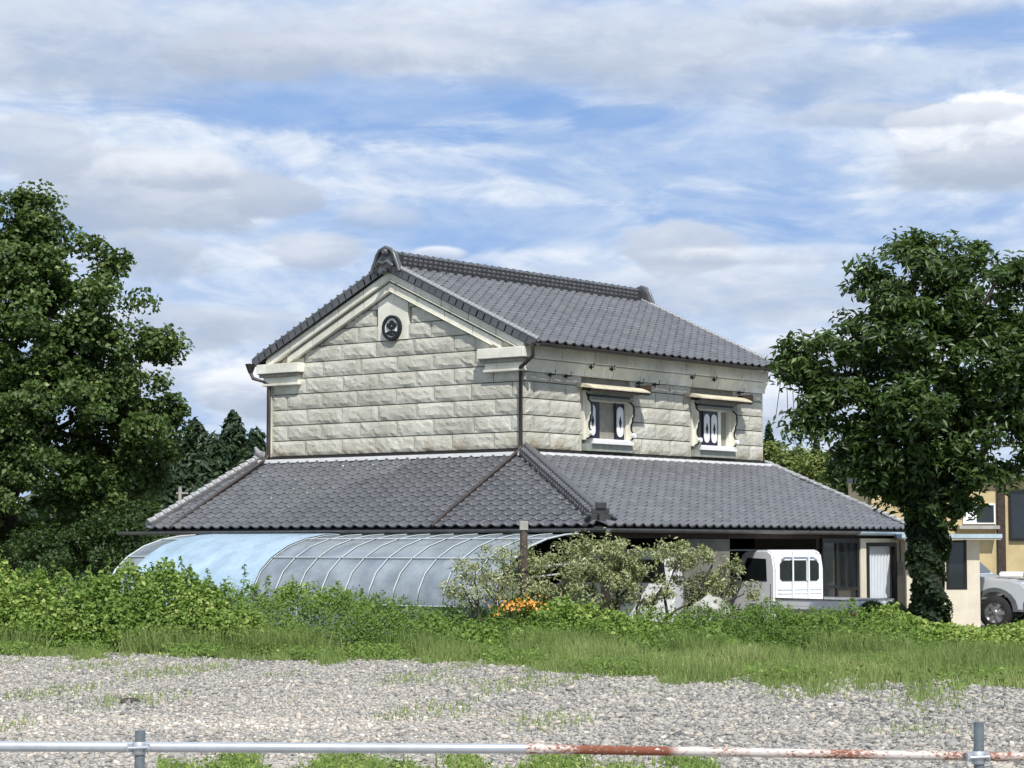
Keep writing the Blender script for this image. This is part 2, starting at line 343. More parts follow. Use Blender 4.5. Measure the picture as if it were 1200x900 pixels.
# -- rock-faced blocks
def block(face, u0, u1, z0, z1, dress=False, clip=None):
    """face 'g': gable plane X=0 looking -X, u=Y ; face 's': side plane Y=0 looking -Y, u=X"""
    j = .011; u0 += j; u1 -= j; z0 += j; z1 -= j
    nu = 1 if dress else max(2, int((u1-u0)/.10)); nz = 1 if dress else 4
    bm = bmesh.new(); g_ = []
    for a in range(nu+1):
        r_ = []
        for c_ in range(nz+1):
            edge = a in (0, nu) or c_ in (0, nz)
            d = .014 if edge else .028+.020*random.random()
            if dress: d = .03
            uu = u0+(u1-u0)*a/nu+(0 if a in (0, nu) else random.uniform(-.03, .03)); z = z0+(z1-z0)*c_/nz+(0 if c_ in (0, nz) else random.uniform(-.02, .02))
            r_.append(bm.verts.new((-d, uu, z) if face == 'g' else (uu, -d, z)))
        g_.append(r_)
    bk = [bm.verts.new(((.08, u, z) if face == 'g' else (u, .08, z))) for (u, z) in ((u0, z0), (u1, z0), (u1, z1), (u0, z1))]
    for a in range(nu):
        for c_ in range(nz): bm.faces.new((g_[a][c_], g_[a+1][c_], g_[a+1][c_+1], g_[a][c_+1]))
    lo = [g_[a][0] for a in range(nu+1)]; hi = [g_[a][nz] for a in range(nu+1)]; le = g_[0]; ri = g_[nu]
    bm.faces.new(lo[::-1]+[bk[0], bk[1]]); bm.faces.new(hi+[bk[2], bk[3]]); bm.faces.new(le+[bk[3], bk[0]]); bm.faces.new(ri[::-1]+[bk[1], bk[2]])
    if clip:
        for (co_, no_) in clip:
            r_ = bmesh.ops.bisect_plane(bm, geom=bm.verts[:]+bm.edges[:]+bm.faces[:], plane_co=co_, plane_no=no_, clear_outer=True)
    if len(bm.faces) < 3: bm.free(); return
    bmesh.ops.recalc_face_normals(bm, faces=bm.faces)
    me = bpy.data.meshes.new('stone_block'); bm.to_mesh(me); bm.free(); link('stone_block', me, M['smooth' if dress else 'stone'], wall)
CH = .352; z0 = ZB-.30
rake = [((0, 0, roof_z(0)-.25), Vector((0, -PITCH, 1)).normalized()), ((0, WG, roof_z(WG)-.25), Vector((0, PITCH, 1)).normalized())]
k = 0; z = z0
while z < 7.7:
    zt = z+CH if k else ZB+.085; hw = min(WG/2, (ZR-.25-z)/PITCH) if z > roof_z(0)-.25 else WG/2
    lo, hi = max(0, WG/2-hw), min(WG, WG/2+hw); ofs = (-.35 if k % 2 else .2)+random.uniform(-.08, .08)
    cuts = [lo]+[c for c in np.arange(-1+ofs, 9, 1.1)+np.array([random.uniform(-.05, .05) for _ in np.arange(-1+ofs, 9, 1.1)]) if lo+.22 < c < hi-.22]+[hi]
    for a, b_ in zip(cuts[:-1], cuts[1:]):
        segs = [(a, b_)]
        if z > 6.15 and a < 4.12 and b_ > 3.22:        # leave out the crest plaque
            segs = [s for s in ((a, 3.22), (4.12, b_)) if s[1]-s[0] > .1]
        for s in segs: block('g', s[0], s[1], z, zt, clip=rake if zt > 5.9 else None)
    z = zt; k += 1
block('g', 3.22, 4.12, ZB+.085+CH*int((6.15-ZB-.085)/CH+.999), 7.5, dress=True, clip=rake)
WIN = [(1.98, 3.72), (6.10, 7.86)]
k = 0; z = z0
while z < 5.45:
    zt = z+CH if k else ZB+.085; zt = min(zt, 5.50)
    if zt-z < .05: break
    ofs = (-.35 if k % 2 else .2)
    cuts = [0]+[c for c in np.arange(-1+ofs, 12, 1.1) if .22 < c < LR-.22]+[LR]
    for a, b_ in zip(cuts[:-1], cuts[1:]):
        segs = [(a, b_)]
        if zt > 3.95:
            for (w0, w1) in WIN:
                ns = []
                for (p, q) in segs:
                    if q <= w0 or p >= w1: ns.append((p, q))
                    else:
                        if w0-p > .08: ns.append((p, w0))
                        if q-w1 > .08: ns.append((w1, q))
                segs = ns
        for s in segs: block('s', s[0], s[1], z, zt)
    z = zt; k += 1
# hidden back walls get plain dressed faces
MB().box(LR-.055, LR, .0, WG, 3.4, 6.05).box(.0, LR-.06, WG-.055, WG, 3.4, 6.05).build('rear_wall_facing', M['smooth'], H)
# -- frieze under the side eave: two courses of smooth stones, the lower one a cavetto
def frieze(u0, u1, z0, z1, prof):
    MB().prism([(-d, z) for d, z in prof]+[(.05, z1), (.05, z0)], 0, u0+.008, u1-.008).build('frieze_stone', M['smooth'], H)
x = -.02; k = 0
for x0, x1 in zip(np.linspace(-.05, LR+.05, 9)[:-1], np.linspace(-.05, LR+.05, 9)[1:]):
    frieze(x0, x1, 5.77, 6.03, [(.13, 5.77), (.15, 5.80), (.15, 6.03)])
for x0, x1 in zip(np.linspace(-.05, LR+.05, 10)[:-1], np.linspace(-.05, LR+.05, 10)[1:]):
    frieze(x0, x1, 5.50, 5.755, [(.045, 5.50), (.05, 5.56), (.065, 5.62), (.09, 5.68), (.13, 5.73), (.13, 5.755)])
# -- gable: raking cornice of two stepped courses, cut in stones
nrm = Vector((0, -PITCH, 1)).normalized()
def rake_stone(side, y0, y1, top, bot, d0, d1, m='smooth'):
    """top/bot: vertical drop below the roof line; side -1 = right slope (small Y), 1 = left slope"""
    f = lambda y: (y if side < 0 else WG-y)
    pts = [(f(y0), roof_z(y0)-top), (f(y1), roof_z(y1)-top), (f(y1), roof_z(y1)-bot), (f(y0), roof_z(y0)-bot)]
    MB().prism(pts, 0, -d1, .05-d0).build('raking_cornice_stone', M[m], H, bevel=.006)
for side in (-1, 1):
    ys = np.linspace(-.10, WG/2, 6)
    for y0, y1 in zip(ys[:-1], ys[1:]):
        g0 = .007
        rake_stone(side, y0+g0, y1-g0*(y1 < WG/2-.01), .02, .15, 0, .10)
        rake_stone(side, y0+g0, y1-g0*(y1 < WG/2-.01), .153, .30, 0, .135)
    rake_stone(side, .10, WG/2, .303, .335, 0, .150)
    rake_stone(side, .12, WG/2, .338, .385, 0, .045, 'grey_panel')
    ys = np.linspace(.55, WG/2, 5)
    for y0, y1 in zip(ys[:-1], ys[1:]):
        rake_stone(side, y0+.006, y1-.006*(y1 < WG/2-.01), .388, .55, 0, .095)
    rake_stone(side, .80, WG/2, .553, .578, 0, .13); rake_stone(side, .90, WG/2, .581, .62, 0, .04, 'grey_panel')
# -- capitals at both ends of the gable
for y0, y1 in ((-.16, 1.10), (6.36, WG+.30)):
    a = 1 if y0 < 1 else -1
    MB().box(-.24, .10, y0, y1, 5.78, 6.00).build('capital', M['smooth'], H, bevel=.012)
    MB().box(-.19, .10, y0+.05, y1-.05, 5.70, 5.778).build('capital', M['mortar'], H)
    MB().box(-.13, .10, y0+.10, y1-.12, 5.56, 5.698).build('capital', M['smooth'], H, bevel=.01)
    MB().box(-.16, .10, y0+.08, y1-.10, 5.50, 5.557).build('capital', M['smooth'], H, bevel=.01)
# corner pilaster on the left end
MB().box(-.05, .2, WG-.01, WG+.14, 3.8, 5.5).build('corner_pilaster', M['smooth'], H)
for y_a, y_b in ((-.14, 1.08), (6.38, WG+.26)): MB().box(-.215, .10, y_a, y_b, 5.765, 5.779).build('capital', M['grey_panel'], H)
# -- crest
cr_ = MB().prism([(3.66+.225*math.cos(a), 6.62+.235*math.sin(a)) for a in np.linspace(0, 2*math.pi, 29)[:-1]], 0, -.075, .0).build('crest', M['white'], H)
c0 = (0, 3.66, 6.62)
ring = MB(); nseg = 32
vs = []; fs = []
for i in range(nseg):
    a = 2*math.pi*i/nseg
    for (rr, xx) in ((.205, -.07), (.205, -.115), (.265, -.115), (.265, -.03)): vs.append((xx, 3.66+rr*math.cos(a), 6.62+1.04*rr*math.sin(a)))
for i in range(nseg):
    for q in range(4): fs.append((i*4+q, i*4+(q+1) % 4, ((i+1) % nseg)*4+(q+1) % 4, ((i+1) % nseg)*4+q))
ring.add(vs, fs).build('crest_ring', M['iron'], cr_)
fl = MB()
def disc(mb_, y, z, ry, rz, rot=0, x0=-.078, x1=-.10):
    pts = []
    for a in np.linspace(0, 2*math.pi, 15)[:-1]:
        u, v = ry*math.cos(a), rz*math.sin(a); pts.append((y+u*math.cos(rot)-v*math.sin(rot), z+u*math.sin(rot)+v*math.cos(rot)))
    mb_.prism(pts, 0, x0, x1)
for (y, z, a, b_, r_) in [(3.66, 6.735, .06, .05, 0), (3.575, 6.675, .06, .055, .5), (3.745, 6.675, .06, .055, -.5), (3.62, 6.615, .045, .035, 0), (3.70, 6.615, .045, .035, 0)]:
    disc(fl, y, z, a, b_, r_, -.078-.002*len(fl.v)/60, -.10-.001*len(fl.v)/30)
fl.box(-.097, -.076, 3.648, 3.672, 6.44, 6.64)
for s in (-1, 1):
    disc(fl, 3.66+s*.085, 6.515, .085, .035, s*-.25, -.0745, -.0955); disc(fl, 3.66+s*.05, 6.465, .045, .018, s*.5, -.0735, -.0935)
fl.build('crest_flower', M['iron'], cr_)

# -- tiles
TWD, TEX = .30, .213
def tile_geo(wd=TWD, ex=TEX, end_roll=False):
    pr = [(0, .034), (.035, .012), (.09, .0), (.15, .003), (.195, .026), (.235, .050), (.275, .048), (wd+.012, .030)]
    L = ex+.05; vs = []
    for (x, zz_) in pr: vs.append((x, -ex*.5, zz_+.038))           # down-slope end, raised by the tile it lies on
    for (x, zz_) in pr: vs.append((x, -ex*.5+L, zz_-.006))
    for (x, zz_) in pr: vs.append((x, -ex*.5-.030, zz_+.024))      # rounded lip
    for (x, zz_) in pr: vs.append((x, -ex*.5-.032, zz_-.004))
    n = len(pr); fs = [(i, i+1, n+i+1, n+i) for i in range(n-1)]+[(2*n+i, 2*n+i+1, i+1, i) for i in range(n-1)]+[(3*n+i, 3*n+i+1, 2*n+i+1, 2*n+i) for i in range(n-1)]
    fs += [(0, n, 3*n, 2*n), (n-1, 3*n-1, 4*n-1, 2*n-1)]
    return np.array(vs), fs
TV, TF = tile_geo()
tmesh = bpy.data.meshes.new('roof_tile'); tmesh.from_pydata([tuple(v) for v in TV], [], TF); tmesh.materials.append(M['tile'])
tmesh.polygons.foreach_set('use_smooth', [i < 7 for i in range(len(TF))])
def inside(p, poly):
    c = False
    for i in range(len(poly)):
        (x1, y1), (x2, y2) = poly[i], poly[i-1]
        if (y1 > p[1]) != (y2 > p[1]) and p[0] < (x2-x1)*(p[1]-y1)/(y2-y1)+x1: c = not c
    return c
def tile_roof(parent, o, a, s, poly, nmax, name_field='tile_field'):
    """o origin, a unit vector along the eave, s unit vector up the slope; poly in (a, s) metres. Nearest nmax become single tiles."""
    o, a, s = Vector(o), Vector(a).normalized(), Vector(s).normalized(); nn = a.cross(s).normalized()
    if nn.z < 0: nn = -nn
    rot = Matrix((a, s, nn)).transposed()
    us = [p[0] for p in poly]; ss = [p[1] for p in poly]; spots = []
    r_ = 0
    while r_*TEX < max(ss):
        nu = int((max(us)-min(us))/TWD)+2
        for i in range(nu):
            u = min(us)+i*TWD; v = (r_+.5)*TEX
            if inside((u+TWD/2, v), poly): spots.append((u, v))
        r_ += 1
    def pos(u, v): return o+a*u+s*v+nn*random.uniform(.010, .016)
    pts = [pos(u, v) for u, v in spots]
    order = sorted(range(len(pts)), key=lambda i: (tw(*pts[i])-Vector((0, 0, 1.9))).length)
    single = set(order[:nmax])
    for i in order[:nmax]:
        t_ = link('roof_tile', tmesh, None, parent); t_.location = pts[i]
        t_.rotation_euler = (rot @ Matrix.Rotation(random.uniform(-.012, .012), 3, 'Z') @ Matrix.Rotation(random.uniform(-.012, .012), 3, 'X')).to_euler()
    rest = [i for i in range(len(pts)) if i not in single]
    if rest:
        Rm = np.array(rot); P_ = np.array([pts[i] for i in rest]); V_ = (TV@Rm.T)[None]+P_[:, None]; V_ = V_+rng.normal(0, .0015, V_.shape)
        mb_ = MB(); vs_ = V_.reshape(-1, 3).tolist(); n_ = len(TV)
        fs_ = [tuple(i+k_*n_ for i in f) for k_ in range(len(rest)) for f in TF]
        me = bpy.data.meshes.new(name_field); me.from_pydata(vs_, [], fs_)
        me.polygons.foreach_set('use_smooth', [i < 7 for _ in rest for i in range(len(TF))])
        at_ = me.attributes.new('tint', 'FLOAT', 'POINT'); at_.data.foreach_set('value', np.repeat(rng.random(len(rest)), n_).astype(np.float32))
        link(name_field, me, M['tile'], parent, kind='stuff')
# upper roof
SL = math.hypot(ZR-ZE, WG/2+.43); cs, sn = (WG/2+.43)/SL, (ZR-ZE)/SL
UR = MB().prism([(YE0+.05, ZE-.03), (WG/2, ZR-.06), (YE1-.05, ZE-.03), (YE1-.05, ZE-.07), (WG/2, ZR-.13), (YE0+.05, ZE-.07)], 0, XV0+.08, XV1-.08).build('upper_roof', M['deck'], H)
tile_roof(UR, (XV0+.12, YE0, ZE), (1, 0, 0), (0, cs, sn), [(0, 0), (XV1-XV0-.2, 0), (XV1-XV0-.2, SL-.1), (0, SL-.1)], 0, 'front_tile_field')
tile_roof(UR, (XV1-.12, YE1, ZE), (-1, 0, 0), (0, -cs, sn), [(0, 0), (XV1-XV0-.2, 0), (XV1-XV0-.2, SL-.1), (0, SL-.1)], 0, 'rear_tile_field')
# lower roof: gable side plane, long side plane, plain rear planes
ZL = 2.23; AX, BY = 2.8, 4.15; ZF = ZB-.02
LRF = MB(); e_l, e_r = 8.45, 8.75
gt = [(0, 0, ZF), (0, 7.75, ZF), (-AX, e_l, ZL), (-AX, -BY, ZL)]
st = [(0, 0, ZF), (-AX, -BY, ZL), (e_r, -BY, ZL), (9.25, 0, ZF)]
for q in (gt, st):
    LRF.add([(x, y, z-.03) for x, y, z in q]+[(x, y, z-.10) for x, y, z in q], [(0, 1, 2, 3), (7, 6, 5, 4), (0, 4, 5, 1), (1, 5, 6, 2), (2, 6, 7, 3), (3, 7, 4, 0)])
LO = LRF.build('lower_roof', M['deck'], H)
sg = math.hypot(AX, ZF-ZL)
tile_roof(LO, (-AX, e_l, ZL), (0, -1, 0), (AX, 0, ZF-ZL), [(0.05, 0), (e_l+BY-.0, 0), (e_l, sg-.04), (e_l-7.75+.05, sg-.04)], 300, 'gable_side_tile_field')
ss_ = math.hypot(BY, ZF-ZL)
tile_roof(LO, (-AX, -BY, ZL), (1, 0, 0), (0, BY, ZF-ZL), [(0, 0), (e_r+AX-.1, 0), (9.25+AX-.1, ss_-.04), (AX, ss_-.04)], 0, 'long_side_tile_field')
# eave end tiles (round caps) along visible eaves
cap = MB().lathe([(.0, -.012), (.045, -.012), (.05, .0), (.05, .10)], (0, 0, 0), 1, 10).mesh('eave_cap'); cap.materials.append(M['tile'])
for par, o_, a_, n_, lift in ((UR, (XV0+.12+.245, YE0-.01, ZE), (1, 0, 0), int((XV1-XV0-.3)/TWD), .05), (LO, (-AX+.245, -BY-.01, ZL), (1, 0, 0), int((e_r+AX-.2)/TWD), .05)):
    for i in range(n_+1):
        c_ = link('eave_cap', cap, None, par); p = Vector(o_)+Vector(a_)*i*TWD; c_.location = (p.x, p.y, p.z+lift-.005)
# flashing where the walls meet the lower roof
MB().box(-.24, -.015, -.24, 7.62, ZB-.07, ZB+.012).box(-.013, 9.2, -.24, -.02, ZB-.05, ZB+.012).build('flashing', M['flash'], H)
MB().box(-.075, 0, -.06, WG+.05, ZB+.014, ZB+.075).box(.002, LR, -.075, 0, ZB+.014, ZB+.075).build('flashing_gap_shade', M['dark'], H)  # solid near-black strip painted as the shade in the gap above the flashing
# -- ridge of the upper roof: stacked rounded tiles
rt = MB().tube([(0, -.02, 0), (0, .06, .008), (.0, .16, .0)], [.055, .060, .048], 8).mesh('ridge_tile'); rt.materials.append(M['tile'])
RD = MB().box(XV0+.12, XV1-.12, WG/2-.13, WG/2+.13, ZR-.16, ZR+.23).build('ridge', M['deck'], H)
nrt = int((XV1-XV0-.5)/.17)
for lay, (hh, yo) in enumerate(((.0, -.23), (.10, -.19), (.20, -.14))):
    for i in range(nrt):
        o_ = link('ridge_tile', rt, None, RD); o_.location = (XV0+.34+i*.17+lay*.07, WG/2+yo, ZR+.01+hh); o_.rotation_euler = (R(24), 0, R(-34))
RC = MB()
for i in range(int((XV1-XV0-.4)/.26)):
    x = XV0+.22+i*.26
    RC.tube([(x, WG/2, ZR+.275), (x+.24, WG/2, ZR+.26)], [.07, .06], 8)
RC.build('ridge_cap', M['tile'], H)
# far side of ridge stack
MB().box(XV0+.2, XV1-.2, WG/2+.12, WG/2+.2, ZR-.1, ZR+.18).build('ridge_rear', M['tile'], H)
# -- ridge end ornaments
def ornament(name, x, sgn):
    pts = [(-.50, -.26), (-.44, -.12), (-.37, -.01), (-.31, .12), (-.20, .23), (0, .29), (.20, .23), (.31, .12), (.37, -.01), (.44, -.12), (.50, -.26)]
    o_ = MB().prism([(WG/2+p*.85, ZR+.08+q) for p, q in pts], 0, x, x+sgn*.12).build(name, M['tile'], H, bevel=.015)
    rim = MB().tube([(x-sgn*.03, WG/2+p*.82, ZR+.09+q*1.0) for p, q in pts], .042, 8).build('ornament_rim', M['tile'], o_)
    kn = MB().tube([(x-sgn*.02, WG/2, ZR+.28), (x-sgn*.11, WG/2, ZR+.28)], [.10, .05], 10).tube([(x-sgn*.06, WG/2-.24, ZR-.05), (x-sgn*.10, WG/2-.12, ZR+.06), (x-sgn*.10, WG/2, ZR+.01), (x-sgn*.10, WG/2+.12, ZR+.06), (x-sgn*.06, WG/2+.24, ZR-.05)], .045, 8)
    kn.tube([(x-sgn*.02, WG/2, ZR-.16), (x-sgn*.20, WG/2, ZR-.14)], .065, 10)
    kn.build('ornament_boss', M['tile'], o_)
    if sgn < 0:
        MB().prism([(WG/2+p*.6, ZR+.06+q*.8) for p, q in pts], 0, x-.105, x-.091).build('ornament_back', M['ridgep'], o_)
ornament('ridge_end_ornament', XV0-.02, 1); ornament('ridge_end_ornament', XV1+.02, -1)
# -- verge tiles on both gables
vt = MB().tube([(0, -.12, .055), (0, .13, .045)], [.062, .055], 8).prism([(-.12, .035), (.13, .022), (.13, -.12), (-.12, -.115)], 0, -.075, -.055).mesh('verge_tile'); vt.materials.append(M['tile'])
vtp = vt.copy(); vtp.materials.append(M['ridgep'])
for p_ in vtp.polygons:
    if all(vtp.vertices[i].co.z > .01 and vtp.vertices[i].co.x > -.064 for i in p_.vertices) or p_.center.z > .05: p_.material_index = 1  # upper roll faces set paler than the flap
vtl = MB().tube([(0, -.12, .055), (0, .13, .045)], [.062, .055], 8).prism([(-.12, .035), (.13, .022), (.13, -.12), (-.12, -.115)], 0, -.075, -.055).lathe([(.001, -.02), (.034, -.012), (.034, .01)], (-.03, -.10, .115), 2, 8).mesh('verge_tile'); vtl.materials.append(M['tile']); vtl.materials.append(M['ridgep'])
for p_ in vtl.polygons:
    if p_.center.z > .09: p_.material_index = 1
nv_ = int(SL/TEX)
VG = MB()
for gx, sg_ in ((XV0+.06, 1), (XV1-.06, -1)):
    for side in (-1, 1):
        for i in range(nv_+1):
            v = (i+.4)*TEX; yy = YE0+v*cs; zz_ = ZE+v*sn
            o_ = link('verge_tile', vtl if not (side < 0) else vtp, None, UR)
            o_.location = (gx, yy if side < 0 else WG-yy, zz_+.01)
            ang = math.atan2(sn, cs)
            o_.rotation_euler = (ang, 0, 0) if side < 0 else (-ang, 0, 0)
            if sg_ < 0: o_.scale = (-1, 1, 1)
# dark barge strip right beneath the verge tiles
for side in (-1, 1):
    f = (lambda y: y) if side < 0 else (lambda y: WG-y)
    MB().prism([(f(YE0), ZE-.005), (f(WG/2), ZR-.005), (f(WG/2), ZR-.075), (f(YE0), ZE-.075)], 0, XV0+.02, XV0+.10).build('barge_strip', M['deck'], H)
# -- hip ridge of the lower roof: stacked round tiles, ending in an ornament
hipd = Vector((-AX, -BY, ZL-ZF)); hl = hipd.length; hd = hipd.normalized(); side_v = hd.cross(Vector((0, 0, 1))).normalized(); upv = side_v.cross(hd).normalized()
hb = MB(); 
def along(t_, s_=0, u_=0): return Vector((0, 0, ZF))+hd*t_+side_v*s_+upv*u_
for (a_, b_, w_, h_) in ((.1, hl-.35, .12, .14),):
    c8 = [along(t_, s_*w_, u_) for t_ in (a_, b_) for s_ in (-1, 1) for u_ in (-.02, h_)]
    hb.add(c8, [(0, 1, 3, 2), (4, 6, 7, 5), (0, 4, 5, 1), (2, 3, 7, 6), (0, 2, 6, 4), (1, 5, 7, 3)])
HP = hb.build('hip_ridge', M['deck'], H)
ht = MB().tube([(0, -.015, 0), (0, .10, .012)], [.056, .05], 8).mesh('hip_tile'); ht.materials.append(M['tile'])
ang = math.atan2(side_v.y, side_v.x)
for lay in range(2):
    for sd_ in (-1, 1):
        for i in range(int((hl-.55)/.15)):
            o_ = link('hip_tile', ht, None, HP); p = along(.15+i*.15+lay*.07, sd_*.16*(1-.12*lay), .04+.08*lay); o_.location = p
            o_.rotation_euler = (0, 0, math.atan2(-side_v.y*sd_, -side_v.x*sd_)-math.pi/2)
hc = MB()
for i in range(int((hl-.4)/.25)):
    hc.tube([along(.05+i*.25, 0, .19), along(.05+i*.25+.26, 0, .172)], [.062, .052], 8)
hc.build('hip_cap', M['tile'], H)
oe = along(hl-.34, 0, 0)
def obox(mb_, t0, t1, s0, s1, u0, u1):
    c8 = [along(t_, s_, u_) for t_ in (t0, t1) for s_ in (s0, s1) for u_ in (u0, u1)]
    mb_.add(c8, [(0, 1, 3, 2), (4, 6, 7, 5), (0, 4, 5, 1), (2, 3, 7, 6), (0, 2, 6, 4), (1, 5, 7, 3)])
ho = MB(); obox(ho, hl-.36, hl-.28, -.27, .27, -.02, .15); obox(ho, hl-.37, hl-.29, -.17, .17, .15, .26); obox(ho, hl-.38, hl-.27, -.10, .10, .26, .38)
ho.tube([along(hl-.3, 0, .12), along(hl-.12, 0, .12)], .07, 10); ho.tube([along(hl-.33, -.26, .02), along(hl-.26, -.30, .06), along(hl-.25, -.22, .14)], .04, 6).tube([along(hl-.33, .26, .02), along(hl-.26, .30, .06), along(hl-.25, .22, .14)], .04, 6)
ho.build('hip_end_ornament', M['tile'], H, bevel=.01)
# -- left end of the lower roof: pale stacked verge row
v0, v1 = Vector((0, 7.80, ZF+.03)), Vector((-AX, e_l+.02, ZL+.03)); vd = (v1-v0); nvt = int(vd.length/.2)
VR = MB()
VR.add([v0+Vector((0, -.16, .0)), v0+Vector((0, .06, .0)), v1+Vector((0, .06, 0)), v1+Vector((0, -.16, 0)), v0+Vector((0, -.16, .08)), v0+Vector((0, .06, .08)), v1+Vector((0, .06, .08)), v1+Vector((0, -.16, .08))],
       [(0, 1, 2, 3), (4, 5, 6, 7), (0, 1, 5, 4), (1, 2, 6, 5), (2, 3, 7, 6), (3, 0, 4, 7)])
VRO = VR.build('left_verge', M['tile'], H)
pv = MB().tube([(-.11, 0, .03), (.13, 0, .0)], [.075, .065], 8).mesh('verge_cap_tile'); pv.materials.append(M['ridgep'])
for i in range(nvt):
    o_ = link('verge_cap_tile', pv, None, VRO); o_.location = v0+vd*((i+.5)/nvt)+Vector((0, -.05, .10)); o_.rotation_euler = (0, math.atan2(ZF-ZL, -AX)+math.pi, math.atan2(vd.y, vd.x)-math.pi)
MB().tube([v0+Vector((.1, -.05, .10)), v0+Vector((-.12, -.05, .16)), v0+Vector((-.2, -.05, .30))], [.10, .09, .03], 8).build('verge_finial', M['ridgep'], H)
# right verge of the lower roof
w0_, w1_ = Vector((9.25, 0, ZF+.03)), Vector((e_r, -BY, ZL+.03)); wd_ = w1_-w0_
RV = MB()
for i in range(int(wd_.length/.213)):
    a_ = w0_+wd_*(i/int(wd_.length/.213)); b_ = w0_+wd_*((i+1.08)/int(wd_.length/.213))
    RV.tube([a_+Vector((0, 0, .055)), b_+Vector((0, 0, .07))], [.05, .062], 8)
RV.build('right_verge', M['ridgep'], H)
# -- gutters and downpipes
def gutter(name, p, q, m, r=.07, parent=H):
    p, q = Vector(p), Vector(q); d = (q-p).normalized(); s_ = d.cross(Vector((0, 0, 1))); mb_ = MB(); pts = []
    sec = [(r*math.cos(a), r*math.sin(a)) for a in np.linspace(math.pi, 2*math.pi, 8)]+[(r*.88*math.cos(a), r*.88*math.sin(a)) for a in np.linspace(2*math.pi, math.pi, 8)]
    vs = [e_+s_*a+Vector((0, 0, b)) for e_ in (p, q) for a, b in sec]; n_ = len(sec)
    mb_.add(vs, [(i, (i+1) % n_, (i+1) % n_+n_, i+n_) for i in range(n_)]+[tuple(range(n_)), tuple(range(n_, 2*n_))])
    return mb_.build(name, M[m], parent)
gutter('upper_gutter', (XV0, YE0-.09, ZE-.03), (XV1, YE0-.09, ZE-.03), 'pipe')
gutter('upper_gutter', (XV0, YE1+.09, ZE-.03), (XV1, YE1+.09, ZE-.03), 'pipe')
gutter('lower_gutter', (-AX-.10, -BY-.16, ZL-.04), (-AX-.10, e_l+.85, ZL-.06), 'gutter', .075)
gutter('lower_gutter', (-AX-.02, -BY-.10, ZL-.04), (6.3, -BY-.10, ZL-.06), 'gutter', .075)
gutter('lower_gutter', (6.32, -BY-.10, ZL-.06), (e_r+.1, -BY-.10, ZL-.07), 'gutter_blue', .08)
MB().tube([(-.22, -.40, ZE-.02), (-.22, -.40, ZE-.30), (-.16, -.02, ZE-.52), (-.10, .02, ZE-.56), (-.10, .02, ZB+.1)], .042, 8).build('downpipe', M['pipe'], H)
MB().tube([(-.22, WG+.50, ZE-.25), (-.20, WG+.44, ZE-.38), (-.10, WG+.02, ZE-.52), (-.10, WG+.02, ZB+.1)], .042, 8).build('downpipe', M['pipe'], H)
MB().tube([(-.22, WG+.50, ZE-.26), (-.22, WG+.50, ZE-.10), (-.22, WG+.50, ZE-.05)], [.05, .11, .13], 8).build('rain_hopper', M['pipe'], H)
for yy in (.02, WG+.02):
    y2 = yy+(.18 if yy > 1 else 0)
    MB().tube([(-.10, yy, ZB+.12), (-.16, yy, ZF+.06), (-AX+.05, y2, ZL+.13), (-AX-.10, y2, ZL+.02)], .04, 8).build('roof_pipe', M['pipe'], H)
# -- iron hooks and studs on the side wall
def hook(X, Z, low):
    m_ = MB().tube([(X, -.02, Z), (X, -.17, Z), (X+.03, -.20, Z), (X+.05, -.20, Z+.09)], .016, 6)
    pts = [(X+(.055 if i % 2 == 0 else .03)*math.cos(i*math.pi/5), Z+(.055 if i % 2 == 0 else .03)*math.sin(i*math.pi/5)) for i in range(10)]
    m_.prism(pts, 1, -.17 if not low else -.11, -.145 if not low else -.085)
    m_.build('iron_hook', M['iron'], H)
for (X, Z) in [(.75, 5.46), (1.30, 5.46), (3.94, 5.46), (4.55, 5.46), (8.0, 5.46)]: hook(X, Z, True)
for (X, Z) in [(2.1, 5.70), (2.85, 5.70), (5.95, 5.70), (6.85, 5.70)]: hook(X, Z, False)
